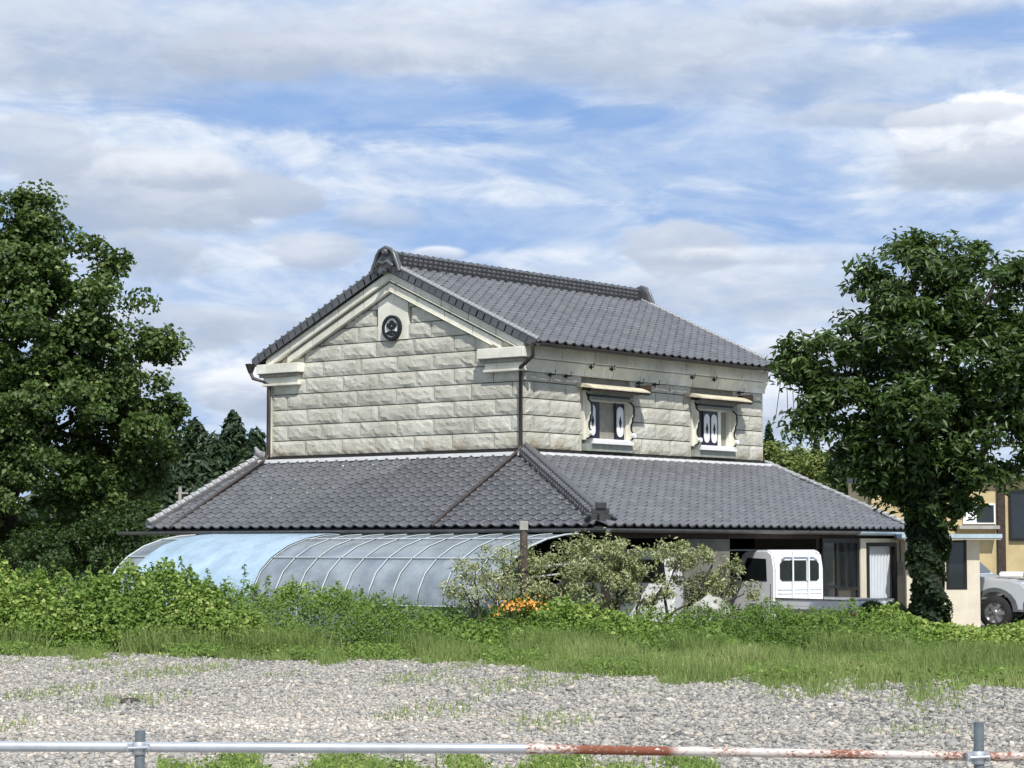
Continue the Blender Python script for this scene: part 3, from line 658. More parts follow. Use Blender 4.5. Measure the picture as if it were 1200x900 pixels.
# -- windows
WD_ = .55
def window(x0, closed):
    wd = 1.74; x1 = x0+wd; X = lambda t_: x0+wd*t_
    wn = MB().box(x0, x0+.22, -.05, .30, 4.14, 5.20).box(x1-.20, x1, -.05, .30, 4.14, 5.20).box(x0+.222, x1-.202, -.048, .30, 4.98, 5.20).build('window', M['smooth'], H,
        label='window with open lattice shutters and one grey pane' if not closed else 'window with both white oval shutters closed together')
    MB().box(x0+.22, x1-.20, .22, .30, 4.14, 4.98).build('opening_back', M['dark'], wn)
    # wing slabs with a wavy front edge, black trimmed
    edge = [(.05, 5.14), (.12, 5.10), (.16, 5.00), (.30, 4.93), (.33, 4.84), (.33, 4.70), (.27, 4.66), (.25, 4.56), (.19, 4.50), (.19, 4.42), (.22, 4.36), (.30, 4.33), (.31, 4.25), (.24, 4.20), (.12, 4.17), (.05, 4.17)]
    for xs in (x0+.07, x1-.13):
        MB().prism([(-d*WD_, z_) for d, z_ in edge]+[(0, 4.17), (0, 5.14)], 0, xs, xs+.06).build('wing', M['smooth'], wn)
        MB().tube([(xs+.03, -d*WD_-.012, z_) for d, z_ in edge], .022, 6).build('wing_trim', M['iron'], wn)
        MB().tube([(xs+.03, -.17, 4.28), (xs+.03, -.23, 4.28)], .055, 10).build('wing_knob', M['white'], wn)
    # lintel with a dark slot, sill, apron
    MB().box(x0+.10, x1-.08, -.17, -.052, 5.02, 5.07).box(x0+.10, x1-.08, -.17, -.052, 5.12, 5.19).build('lintel', M['grey_stone'], wn)
    MB().box(x0+.16, x1-.14, -.11, -.053, 5.072, 5.118).build('slot', M['navy'], wn)
    MB().box(x0+.16, x1-.12, -.20, .2, 4.06, 4.13).box(x0+.19, x1-.15, -.15, .2, 4.132, 4.17).build('sill', M['white'], wn)
    MB().box(x0-.02, x1-.06, -.13, .05, 3.90, 4.057).build('apron', M['grey_stone'], wn)
    # canopy: small swept slab
    prof = [(.04, 5.37), (-.10, 5.355), (-.24, 5.325), (-.36, 5.285), (-.46, 5.24), (-.46, 5.215), (-.34, 5.235), (-.20, 5.255), (.04, 5.27)]
    MB().prism(prof, 0, x0-.22, x1+.16, sm=False).build('canopy', M['cream'], wn)
    MB().box(x0-.21, x1+.15, -.44, -.40, 5.165, 5.212).box(x1+.161, x1+.185, -.47, .04, 5.19, 5.40).build('canopy_edge', M['wood'], wn)
    # inner shutters: navy frames with a white long oval holding a black lozenge
    def shutter(xa, xb, y_):
        f_ = MB().box(xa, xb, y_, y_+.03, 4.172, 4.978).build('shutter', M['navy'], wn)
        xc, hw = (xa+xb)/2, (xb-xa)/2-.035; pts = []
        for a in np.linspace(0, math.pi, 9): pts.append((xc+hw*math.cos(a), 4.978-.07-hw+hw*math.sin(a)))
        for a in np.linspace(math.pi, 2*math.pi, 9): pts.append((xc+hw*math.cos(a), 4.172+.07+hw+hw*math.sin(a)))
        MB().prism(pts, 1, y_-.012, y_-.001).build('panel', M['white'], f_)
        MB().prism([(xc-.05, 4.56), (xc, 4.70), (xc+.05, 4.56), (xc, 4.42)], 1, y_-.02, y_-.013).build('lozenge', M['iron'], f_)
    if closed:
        shutter(X(.29), X(.46), .0); shutter(X(.463), X(.633), .0)
        MB().box(X(.13), X(.285), .05, .09, 4.17, 4.98).build('pane', M['grey_panel'], wn)
        MB().box(X(.645), X(.71), -.01, .12, 4.17, 4.98).build('jamb', M['smooth'], wn)
        MB().box(X(.715), x1-.2, .10, .14, 4.17, 4.98).build('pane', M['grey_panel'], wn)
    else:
        shutter(X(.13), X(.29), .0)
        MB().box(X(.295), X(.385), .03, .09, 4.17, 4.98).build('jamb', M['navy'], wn)
        MB().box(X(.39), X(.68), .07, .13, 4.17, 4.98).build('pane', M['grey_panel'], wn)
        shutter(X(.70), X(.88), .0)
window(WIN[0][0], False); window(WIN[1][0], True)

# -- ground floor
MB().box(-2.2, -2.05, -.2, 8.2, 0, 2.5).build('ground_floor_wall', M['plaster'], H)
MB().box(.02, 8.6, -.18, -.08, 0, 3.55).build('carport_back_wall', M['dark'], H)  # wall coloured near-black for the shade under the carport roof
MB().box(-2.0, -.02, -.04, .1, 2.5, 2.6).build('tie_beam', M['wood'], H)
for X in (-2.5, 5.0): MB().box(X-.07, X+.07, -4.02, -3.88, 0, 2.2).build('post', M['wood'], H)
MB().box(-2.6, 8.4, -4.05, -3.85, 2.01, 2.14).build('eave_beam', M['wood'], H)
MB().box(0, 1.50, -4.08, -3.95, 0, 2.0).build('grey_plaster_panel', M['grey_panel'], H)
MB().box(-1.4, 4.9, -4.05, -4.01, 1.76, 1.79).build('conduit_rail', M['gutter'], H)
# glazed doors px 965..1012, X 5.05..6.6
gd = MB().box(5.05, 6.60, -4.10, -4.05, 1.92, 2.02).box(5.05, 5.12, -4.10, -4.05, 0, 1.918).box(5.62, 5.70, -4.10, -4.05, 0, 1.918).box(6.5, 6.6, -4.10, -4.05, 0, 1.918).box(5.122, 5.618, -4.10, -4.05, .95, 1.02).box(5.702, 6.498, -4.10, -4.05, .9, .97).build('glazed_door', M['blacktop'], H)
MB().box(5.122, 5.618, -4.075, -4.065, 0, 1.918).box(5.702, 6.498, -4.075, -4.065, 0, 1.918).build('door_pane', M['glass'], gd)
MB().box(6.05, 6.40, -4.06, -4.03, .1, 1.85).build('door_curtain', M['grey_panel'], gd)
# room with curtained window
rm = MB().box(6.62, 6.86, -4.12, -3.9, 0, 2.02).box(8.18, 8.6, -4.12, -3.9, 0, 2.02).box(6.862, 8.178, -4.12, -3.9, 0, .62).box(6.862, 8.178, -4.12, -3.9, 1.93, 2.02).prism([(-3.898, 0), (-3.898, 2.05), (-.2, 3.4), (-.2, 0)], 0, 8.45, 8.6).build('room_wall', M['plaster'], H)
fw = MB().box(6.87, 8.17, -4.15, -4.05, .63, .70).box(6.87, 8.17, -4.15, -4.05, 1.85, 1.92).box(6.87, 6.95, -4.15, -4.05, .702, 1.848).box(8.09, 8.17, -4.15, -4.05, .702, 1.848).build('curtained_window', M['blacktop'], H)
cm = MB(); vs = []; nn_ = 40
for i in range(nn_+1):
    x = 6.96+1.12*i/nn_; vs += [(x, -4.03+.02*math.sin(i*1.3), .70), (x, -4.03+.02*math.sin(i*1.3), 1.85)]
cm.add(vs, [(2*i, 2*i+2, 2*i+3, 2*i+1) for i in range(nn_)], True).build('curtain', M['curtain'], fw)
MB().box(6.4, 8.7, -4.25, -3.9, .42, .50).build('window_ledge', M['concrete'], H)
MB().box(8.24, 8.42, -4.17, -4.122, 1.2, 1.5).build('meter_box', M['concrete'], H)
MB().tube([(8.33, -4.14, 1.5), (8.33, -4.14, 2.0)], .012, 6).build('cable', M['iron'], H)
# porch wing to the right, facing the yard squarely
PW = thing('porch', 'low cream porch wing with dark window and flat slab roof beside the ivy tree', 'porch', (9.8, 49.0, 0))
MB().box(-.54, .52, 0, .14, 0, 1.0-.13+.02).box(.24, .52, .001, .45, .892, 2.0).box(-1.05, -.545, .25, .4, 0, 2.0).box(-.25, -.22, .02, .12, .892, 2.0).build('wall', M['plaster'], PW)
pwf = MB().box(-.19, -.14, .05, .10, .90, 1.98).box(.18, .23, .05, .10, .90, 1.98).box(-.138, .178, .05, .10, .90, .95).box(-.138, .178, .05, .10, 1.93, 1.98).build('window_frame', M['blacktop'], PW)
MB().box(-.138, .178, .07, .08, .951, 1.929).build('pane', M['glass'], pwf)
MB().box(-.54, -.255, .07, .08, .90, 1.98).build('pane', M['glass'], pwf)
MB().box(-1.25, .95, -.35, 1.2, 2.03, 2.12).build('roof', M['gutter_blue'], PW); MB().box(-1.2, .93, -.33, 1.18, 1.995, 2.028).build('soffit', M['plaster'], PW)

# ================================================================== LEAN-TO POLYTUNNEL along the gable
pm = bpy.data.materials.new('translucent_sheet'); pm.use_nodes = True; t = NT(pm.node_tree); b = pm.node_tree.nodes['Principled BSDF']
co = t.node('ShaderNodeTexCoord').outputs['Object']; sp = t.node('ShaderNodeSeparateXYZ'); t.l.new(co, sp.inputs[0])
mott = t.noise(co, 1.6, 5, .6)
c = t.mix(t.ramp(mott, .3, .7), (.22, .26, .30), (.38, .43, .47))
t.l.new(c, b.inputs['Base Color']); b.inputs['Roughness'].default_value = .22; b.inputs['Specular IOR Level'].default_value = .6
bw = t.node('ShaderNodeBump'); bw.inputs['Strength'].default_value = .5; bw.inputs['Distance'].default_value = .03; t.l.new(t.noise(co, 3.5, 5, .6, .6), bw.inputs['Height']); t.l.new(bw.outputs[0], b.inputs['Normal'])
tp = t.node('ShaderNodeBsdfTransparent'); tp.inputs[0].default_value = (.8, .88, .92, 1); mx = t.node('ShaderNodeMixShader'); mx.inputs[0].default_value = .30
out = [n_ for n_ in pm.node_tree.nodes if n_.type == 'OUTPUT_MATERIAL'][0]; t.l.new(b.outputs[0], mx.inputs[1]); t.l.new(tp.outputs[0], mx.inputs[2]); t.l.new(mx.outputs[0], out.inputs[0])
bmt = mat('blue_tinted_sheet', (.34, .46, .56), .3, .18, 2, .5, 3, spec=.6, bdist=.04)
GH = thing('vault_greenhouse', 'long quarter-round translucent plastic greenhouse leaning under the gable eave', 'greenhouse', (CX, CY, 0), TH)
PROF = [(-2.95, 2.08), (-3.35, 2.06), (-3.9, 1.98), (-4.4, 1.84), (-4.85, 1.62), (-5.18, 1.35), (-5.36, 1.05), (-5.42, .75), (-5.42, .0)]
PROFR = [(-2.95, 2.10), (-3.68, 1.86), (-4.24, 1.64), (-4.55, 1.42), (-4.8, 1.2), (-4.95, .95), (-5.0, .7), (-5.0, 0)]
def prof_at(yq):
    f_ = min(1, max(0, (yq+3.65)/1.6)); L = []
    for i, (x, z_) in enumerate(PROF): L.append((x, z_))
    return L
YR, YLft = -3.65, 6.75; nb = 17; ys = np.linspace(YR, YLft, nb+1)
for i in range(nb):
    blue_ = 10 <= i <= 15; y0, y1 = (ys[i]+.015, ys[i+1]-.015) if not blue_ else (ys[i]+.001, ys[i+1]-.001)
    mb_ = MB(); vs = []
    for yq in (y0, y1):
        for (x, z_) in PROF: vs.append((x-(.035 if blue_ else 0), yq, z_+(.035 if blue_ else 0)))
    n_ = len(PROF); fs = [(k_, k_+1, n_+k_+1, n_+k_) for k_ in range(n_-1)]
    mb_.add(vs, fs, True).build('sheet_panel', bmt if blue_ else pm, GH)
for i in range(nb+1):
    MB().tube([(x-.01, ys[i], z_+.012) for x, z_ in PROF], .011 if 0 < i < nb else .02, 6).build('rib', M['rib'], GH)
for (x, z_) in (PROF[2], PROF[4], PROF[7]): MB().tube([(x-.02, YR, z_+.02), (x-.02, YLft, z_+.02)], .014, 6).build('purlin', M['rib'], GH)
MB().tube([(PROF[0][0], YR, 1.55), (PROF[5][0]+.1, YR, 1.42)], .03, 6).tube([(PROF[0][0], YR, 1.38), (PROF[5][0]+.05, YR, 1.25)], .02, 6).build('end_tie', M['rib'], GH)
MB().box(-5.3, -2.95, YLft, YLft+.02, 0, 1.1).build('end_panel', pm, GH)
# ================================================================== POST, small pole
p = at(614, 700, 39.3)
PO = thing('wooden_post', 'weathered dark wooden post with a grey cap standing before the eave', 'post', (p.x, p.y, 0))
MB().tube([(0, 0, 0), (.01, 0, 1.0), (-.005, 0, 2.18)], [.085, .075, .07], 10).build('shaft', M['post'], PO)
MB().box(-.075, .075, -.08, .08, 2.14, 2.31).build('cap', M['concrete'], PO, bevel=.01)
p = at(211, 570, 60); PL = MB().tube([(0, 0, 0), (0, 0, 3.45)], .05, 8).box(-.1, .22, -.02, .02, 3.25, 3.3).build('thin_pole', M['concrete']); PL.location = (p.x, 60, 0)
tag(PL, 'thin pale pole with a short arm rising behind the left roof edge', 'pole')

# ================================================================== VEHICLES
def wheel(par, x, y, r, wdt, sgn=1):
    wh = MB().lathe([(r*.62, -wdt/2), (r*.93, -wdt/2), (r, -wdt*.35), (r, wdt*.35), (r*.93, wdt/2), (r*.62, wdt/2)], (x, y, r), 1, 28).build('wheel', M['tyre'], par)
    rm_ = MB().lathe([(r*.62, -wdt/2+.005), (r*.60, -wdt/2+.05), (r*.2, -wdt/2+.045), (r*.16, -wdt/2+.0), (0.001, -wdt/2)], (x, y, r), 1, 24)
    for k_ in range(6):
        a = k_*math.pi/3; c_, s_ = math.cos(a), math.sin(a)
        rm_.add([(x+c_*r*.15-s_*.03, y-wdt/2+.01, r+s_*r*.15+c_*.03), (x+c_*r*.15+s_*.03, y-wdt/2+.01, r+s_*r*.15-c_*.03), (x+c_*r*.6+s_*.045, y-wdt/2+.012, r+s_*r*.6-c_*.045), (x+c_*r*.6-s_*.045, y-wdt/2+.012, r+s_*r*.6+c_*.045)], [(0, 1, 2, 3)])
    if sgn > 0:
        rm_.v = [(a, 2*y-b_, c_) for a, b_, c_ in rm_.v]
    rm_.build('rim', M['rim'], wh)
# kei truck: local +X = forward, Y across, nose away to the left
tp_ = at(937, 700, 45.3)
TR = thing('kei_truck', 'small white pickup truck parked nose-in under the carport eave', 'truck', (tp_.x, tp_.y, 0), R(90+36))
cabp = [(.0, .62), (.0, 1.40), (.06, 1.70), (.20, 1.78), (.80, 1.77), (.98, 1.70), (1.22, 1.20), (1.36, 1.02), (1.40, .60), (1.36, .35), (.95, .35), (.9, .55), (.75, .66), (.55, .66), (.40, .55), (.36, .35), (.0, .35)]
MB().prism(cabp, 1, -.69, .69).build('cab', M['paint'], TR, bevel=.035)
MB().box(-1.96, -.02, -.69, .69, .60, .66).box(-1.96, -1.92, -.69, .69, .662, .79).box(-1.918, -.02, -.69, -.66, .662, .79).box(-1.918, -.02, .66, .69, .662, .79).box(-1.9, .3, -.30, .30, .38, .598).build('cargo_bed', M['paint'], TR, bevel=.008)
MB().box(-1.965, -1.90, -.70, .70, .791, .82).box(-1.88, -.02, -.70, -.655, .791, .82).box(-1.88, -.02, .655, .70, .791, .82).build('bed_rail', M['rim'], TR)
rw = MB().prism([(-.54, 1.20), (-.48, 1.15), (.48, 1.15), (.54, 1.20), (.54, 1.50), (.46, 1.57), (-.46, 1.57), (-.54, 1.50)], 0, -.012, -.003).build('rear_window', M['glass'], TR)
for yy in (-.20, .20): MB().box(-.02, -.013, yy-.015, yy+.015, 1.155, 1.565).build('window_divider', M['paint'], rw)
gr = MB()
for yy in (-.22, .22): gr.tube([(-.05, yy, .80), (-.05, yy, 1.74)], .020, 6)
gr.tube([(-.05, -.50, 1.68), (-.05, -.40, 1.75), (-.05, .40, 1.75), (-.05, .50, 1.68)], .020, 6)
MB().box(-.02, -.005, -.60, .60, .98, 1.0).box(-.02, -.005, -.60, .60, .90, .92).build('pressed_rib', M['paint'], TR)
gr.build('cab_guard', M['paint'], TR)
for s_ in (-1, 1):
    MB().prism([(.22, 1.15), (.24, 1.60), (.80, 1.62), (1.08, 1.15)], 1, s_*.697, s_*.692).build('side_window', M['glass'], TR)
    MB().prism([(.10, .42), (.10, 1.10), (.11, 1.10), (.11, .42)], 1, s_*.698, s_*.692).build('door_seam', M['trim'], TR)
    MB().tube([(1.05, s_*.70, 1.30), (1.08, s_*.86, 1.33)], .015, 6).box(1.03, 1.09, s_*.86-.07, s_*.86+.07, 1.22, 1.44).build('mirror', M['blacktop'], TR)
    MB().box(-1.985, -1.966, s_*.50-.12, s_*.50+.12, .44, .54).build('tail_light', mat('tail_light_red', (.35, .02, .015), .3), TR)
MB().prism([(1.01, 1.66), (1.25, 1.20), (1.26, 1.21), (1.02, 1.68)], 1, -.58, .58).build('windscreen', M['glass'], TR)
for s_ in (-1, 1):
    wheel(TR, .62, s_*.60, .27, .15, s_); wheel(TR, -1.35, s_*.60, .27, .15, s_)
# small van behind the shrub
vp = at(800, 705, 44.6)
VN = thing('white_van', 'small white van mostly hidden behind the pale shrub under the long eave', 'van', (vp.x-1.0, 43.9, 0), R(160))
MB().prism([(-1.0, .35), (-1.02, 1.2), (-.9, 1.72), (-.7, 1.80), (.75, 1.78), (1.05, 1.30), (1.55, 1.05), (1.62, .7), (1.6, .35)], 1, -.70, .70).build('body', M['paint'], VN, bevel=.05)
for s_ in (-1, 1): MB().prism([(-.85, 1.15), (-.80, 1.60), (.70, 1.60), (.98, 1.15)], 1, s_*.708, s_*.702).build('side_window', M['glass'], VN)
MB().prism([(.80, 1.70), (1.06, 1.29), (1.075, 1.30), (.815, 1.72)], 1, -.6, .6).build('windscreen', M['glass'], VN)
for s_ in (-1, 1): wheel(VN, 1.05, s_*.62, .27, .15, s_); wheel(VN, -.6, s_*.62, .27, .15, s_)
# SUV: front to the right and towards the camera
HS = math.atan2(-.50, .87)
sp_ = at(1165, 738, 49.75)
SV = thing('silver_suv', 'silver off-road car with hood scoop, its front showing past the porch wall', 'car', (sp_.x+.42, sp_.y+.60, 0), HS)
bp_ = [(-3.55, .55), (-3.6, 1.05), (-3.5, 1.15), (-3.35, 1.70), (-3.1, 1.78), (-1.35, 1.78), (-1.15, 1.72), (-.55, 1.22), (-.35, 1.16), (.35, 1.12), (.62, 1.04), (.74, .90), (.76, .62), (.70, .40),
       (.47, .40), (.43, .62), (.25, .80), (.0, .86), (-.25, .80), (-.43, .62), (-.47, .38), (-2.2, .38), (-2.24, .62), (-2.42, .80), (-2.67, .86), (-2.92, .80), (-3.10, .62), (-3.14, .5)]
MB().prism(bp_, 1, -.84, .84).build('body', M['silver'], SV, bevel=.05)
MB().box(-.05, .50, -.38, .38, 1.15, 1.28).build('hood_scoop', M['paint'], SV, bevel=.03); MB().box(.485, .512, -.32, .32, 1.18, 1.25).build('scoop_intake', M['blacktop'], SV)
for s_ in (-1, 1):
    arch = MB(); pts = [(.53*math.cos(a), .40+.53*math.sin(a)) for a in np.linspace(0, math.pi, 13)]+[(.42*math.cos(a), .40+.44*math.sin(a)) for a in np.linspace(math.pi, 0, 13)]
    arch.prism(pts, 1, s_*.845, s_*.88).build('fender_flare', M['trim'], SV)
    MB().prism([(a-2.67, b_) for a, b_ in pts], 1, s_*.845, s_*.88).build('fender_flare', M['trim'], SV)
    MB().box(.64, .775, s_*.80-.16*(s_ > 0), s_*.80+.16*(s_ < 0), .80, .98).build('headlight', mat('headlight_glass', (.75, .78, .8), .1), SV, bevel=.03)
    MB().prism([(-1.25, 1.22), (-1.22, 1.66), (-1.15, 1.66), (-.68, 1.22)], 1, s_*.848, s_*.842).prism([(-2.3, 1.22), (-2.3, 1.66), (-1.3, 1.66), (-1.32, 1.22)], 1, s_*.848, s_*.842).build('side_window', M['glass'], SV)
    wheel(SV, 0, s_*.76, .375, .25, s_); wheel(SV, -2.67, s_*.76, .375, .25, s_)
MB().prism([(-1.10, 1.70), (-.58, 1.25), (-.565, 1.265), (-1.08, 1.72)], 1, -.68, .68).build('windscreen', M['glass'], SV)
MB().box(.60, .84, -.86, .86, .40, .66).build('bumper', M['trim'], SV, bevel=.05); MB().box(.74, .775, -.45, .45, .74, .94).build('grille', M['blacktop'], SV)
MB().tube([(.86, -.6, .42), (.86, .6, .42)], .03, 8).build('guard_bar', M['rim'], SV)

# ================================================================== RAIL IN THE FOREGROUND
gal = mat('galvanised_steel', (.42, .45, .48), .42, .12, 12, metal=.35)
rusty = bpy.data.materials.new('rusted_pipe'); rusty.use_nodes = True; t = NT(rusty.node_tree); b = rusty.node_tree.nodes['Principled BSDF']
co = t.node('ShaderNodeTexCoord').outputs['Object']; sp = t.node('ShaderNodeSeparateXYZ'); t.l.new(co, sp.inputs[0])
mp = t.node('ShaderNodeMapping'); t.l.new(co, mp.inputs[0]); mp.inputs['Scale'].default_value = (45, 90, 90)
nz = t.noise(mp.outputs[0], 1.0, 6, .7, .5); big = t.noise(co, 2.1, 3, .5)
f_ = t.ramp(t.math('ADD', t.math('MULTIPLY', nz, .6), t.math('MULTIPLY', big, .42)), .50, .58)
heavy = t.math('MULTIPLY', t.ramp(sp.outputs[0], .28, .33), t.ramp(sp.outputs[0], .80, .72))
f_ = t.math('MAXIMUM', f_, t.math('MULTIPLY', heavy, t.ramp(nz, .34, .42)))
c = t.mix(f_, t.mix(t.ramp(big, .4, .6), (.52, .49, .46), (.46, .37, .32)), t.mix(nz, (.10, .025, .012), (.26, .09, .045)))
t.l.new(c, b.inputs['Base Color']); t.l.new(t.math('ADD', t.math('MULTIPLY', f_, .4), .45), b.inputs['Roughness'])
RL = thing('pipe_rail', 'low scaffold pipe rail with rusted right half crossing the foreground', 'railing', (0, 10.4, 0))
def rp_(px, py, Y=10.4): q = at(px, py, Y); return (q.x, q.y-10.4, q.z)
a0, a1, a2, a3, a4 = rp_(-400, 873, 10.3), rp_(405, 876.5), rp_(622, 877.5), rp_(1150, 886.5, 10.5), rp_(1600, 889, 10.7)
MB().tube([a0, a1], .0243, 16).build('rail_pipe', gal, RL); MB().tube([a1, a2], .0236, 16).build('rail_pipe', gal, RL)
MB().tube([a2, a3], .0215, 16).build('rail_pipe', rusty, RL, label='rusty white-flecked pipe section'); MB().tube([a3, a4], .0213, 16).build('rail_pipe', rusty, RL)
MB().tube([rp_(616, 877.4), rp_(637, 878)], .0262, 16).build('coupling', rusty, RL); MB().tube([rp_(402, 876.5), rp_(407, 876.6)], .0255, 16).build('coupling', gal, RL)
pdark = mat('post_steel', (.16, .19, .20), .45, .2, 20, metal=.4)
for (px, top, py, dz_) in ((165, 855, 875, -.049), (1144, 845, 886, -.047)):
    q = rp_(px, py); q2 = rp_(px, top)
    MB().tube([(q[0], dz_, 0), (q[0]+.004, dz_, q2[2]-.004), (q[0]+.004, dz_, q2[2])], [.0243, .0243, .0235], 16).build('post', pdark, RL)
    cl = MB().lathe([(.028, -.03), (.032, -.028), (.032, .028), (.028, .03)], (q[0], dz_, q[2]-.002), 2, 16).box(q[0]-.052, q[0]-.028, dz_-.02, dz_+.03, q[2]-.02, q[2]+.018).box(q[0]+.028, q[0]+.052, dz_-.02, dz_+.03, q[2]-.02, q[2]+.018)
    cl.tube([(q[0]-.045, dz_-.035, q[2]), (q[0]+.045, dz_-.035, q[2]+.004)], .008, 6).lathe([(.0, -.006), (.013, -.006), (.013, .008), (0.0, .008)], (q[0]+.04, dz_-.02, q[2]-.004), 1, 6)
    cl.build('clamp', gal, RL)

# ================================================================== FOLIAGE
def leaves(pts, size, updir, tint, aspect=.5, spread=1.0, fold=.25):
    """pts (n,3); one folded two-triangle leaf at each, normals scattered round updir"""
    n = len(pts); size = np.broadcast_to(size, (n,))
    nr = updir+rng.normal(0, spread, (n, 3)); nr /= np.linalg.norm(nr, axis=1)[:, None]+1e-9
    tg = rng.normal(size=(n, 3)); tg -= (tg*nr).sum(1)[:, None]*nr; tg /= np.linalg.norm(tg, axis=1)[:, None]+1e-9
    bt = np.cross(nr, tg); L = size[:, None]; w_ = L*aspect
    v0 = pts-tg*L*.5; v2 = pts+tg*L*.5-nr*L*.1; v1 = pts+bt*w_*.5+nr*w_*fold; v3 = pts-bt*w_*.5+nr*w_*fold
    V = np.stack([v0, v1, v2, v3], 1).reshape(-1, 3); o = 4*np.arange(n)[:, None]
    F = np.concatenate([o+np.array([[0, 1, 2]]), o+np.array([[0, 2, 3]])])
    return V, F, np.repeat(tint, 4)
def clumped(blobs, n_clump, per, rc, shell=.55, gap=0):
    """blobs: (cx,cy,cz,rx,ry,rz). clump centres fill outer part of every blob, leaves gather round them"""
    vol = np.array([b[3]*b[4]*b[5] for b in blobs])**(2/3); pr = vol/vol.sum(); P_ = []; U_ = []; T_ = []
    for _ in range(n_clump):
        b = blobs[rng.choice(len(blobs), p=pr)]
        d = rng.normal(size=3); d /= np.linalg.norm(d); r_ = shell+(1-shell)*rng.random()**.7
        if rng.random() < .06: r_ *= 1.10
        c = np.array(b[:3])+d*r_*np.array(b[3:]); m_ = max(4, int(per*(.5+rng.random())))
        q = rng.normal(size=(m_, 3)); q /= np.linalg.norm(q, axis=1)[:, None]; q *= (rng.random(m_)**.45)[:, None]*rc*(.6+.8*rng.random())*np.array([1, 1, .7])
        P_.append(c+q); U_.append(np.tile(d*.5+np.array([0, 0, .8]), (m_, 1))+q/rc*.4); T_.append(np.clip(rng.normal(.45, .22, m_)+rng.normal(0, .12), 0, 1))
    return np.concatenate(P_), np.concatenate(U_), np.concatenate(T_)
def blob_px(lst, Y, squash=.9):
    out = []
    for (px, py, rx, ry, dd) in lst:
        c = at(px, py, Y+dd); s_ = (Y+dd)/FPX; out.append((c.x, c.y, c.z, rx*s_, rx*s_*squash, ry*s_))
    return out
def limb(mb_, p, q, r0, r1, k=5, wob=.12):
    p, q = Vector(p), Vector(q); L = (q-p).length
    pts = [p.lerp(q, i/k)+Vector((random.uniform(-1, 1), random.uniform(-1, 1), random.uniform(-.5, .5)))*wob*L*.25*(0 < i < k) for i in range(k+1)]
    mb_.tube(pts, [r0+(r1-r0)*i/k for i in range(k+1)], 7)

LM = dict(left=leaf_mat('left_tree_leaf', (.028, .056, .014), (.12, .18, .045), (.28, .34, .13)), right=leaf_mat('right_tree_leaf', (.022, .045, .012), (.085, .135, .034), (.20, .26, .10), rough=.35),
          ivy=leaf_mat('ivy_leaf', (.008, .018, .006), (.022, .042, .012), rough=.6), pale=leaf_mat('pale_shrub_leaf', (.24, .27, .12), (.46, .47, .25), (.60, .60, .40)),
          conifer=leaf_mat('conifer_needles', (.014, .032, .014), (.038, .068, .024), trans=.1), weed=leaf_mat('weed_leaf', (.065, .125, .022), (.21, .32, .055), (.38, .45, .12), trans=.35),
          grass=leaf_mat('grass_blade', (.17, .24, .07), (.32, .39, .13), (.46, .46, .22), trans=.35), bamboo=leaf_mat('bamboo_leaf', (.11, .15, .035), (.22, .25, .07), trans=.3), bush=leaf_mat('bush_leaf', (.02, .045, .012), (.06, .10, .03)))
# -- left tree
def tree(name, label, base, blobs, trunk_r, n_clump, per, rc, leafsz, m, aspect=.6, group=None, nlimb=8, shell=.5, spread=.7, trunk_top=None):
    T = thing(name, label, 'tree', base, 0, group); bx, by = base[0], base[1]
    cz = np.array([b[2] for b in blobs]); top = trunk_top or float(np.median(cz))
    tm = MB(); tm.tube([(0, 0, 0), (.05, 0, top*.3), (-.05, .03, top*.65), (0, 0, top)], [trunk_r*1.25, trunk_r, trunk_r*.75, trunk_r*.4], 10)
    for i in range(nlimb):
        b = blobs[i % len(blobs)]; h = top*random.uniform(.35, .85)
        limb(tm, (0, 0, h), ((b[0]-bx)*.9, (b[1]-by)*.9, b[2]), trunk_r*.4, .03)
    tm.build('trunk', M['bark'], T)
    P_, U_, T_ = clumped(blobs, n_clump, per, rc, shell); P_ = P_-np.array([bx, by, 0]); k_ = P_[:, 2] > .05; P_, U_, T_ = P_[k_], U_[k_], T_[k_]
    V, F, tt = leaves(P_, leafsz*(.7+.6*rng.random(len(P_))), U_, T_, aspect, spread)
    big_mesh('crown', V, F, m, tt, parent=T, kind='stuff'); return T
Y0 = 54.0; c = at(5, 640, Y0)
lb = blob_px([(35, 262, 34, 42, 0), (36, 310, 66, 56, 0), (-20, 290, 80, 70, 0), (66, 362, 72, 56, -.5), (0, 400, 130, 90, 0), (98, 425, 78, 56, -.5), (140, 460, 56, 40, 0), (60, 500, 120, 80, -1), (140, 520, 66, 55, 0),
              (-60, 470, 130, 110, 0), (20, 580, 120, 70, -.5), (120, 580, 72, 50, 0), (-80, 600, 110, 80, 0), (192, 488, 26, 26, 0), (185, 405, 24, 20, 0), (120, 330, 16, 16, 0), (60, 238, 12, 22, 0), (46, 226, 7, 12, 0), (80, 268, 10, 12, 0), (104, 292, 9, 11, 0), (136, 308, 8, 10, 0), (165, 345, 12, 12, 0), (203, 400, 10, 9, 0), (210, 470, 12, 10, 0), (200, 515, 18, 14, 0)], Y0)
tree('broadleaf_tree', 'tall dense broadleaf tree at the left edge reaching above the storehouse eave', (c.x, Y0, 0), lb, .28, 820, 130, .42, .135, LM['left'], .75, nlimb=14, shell=.55)
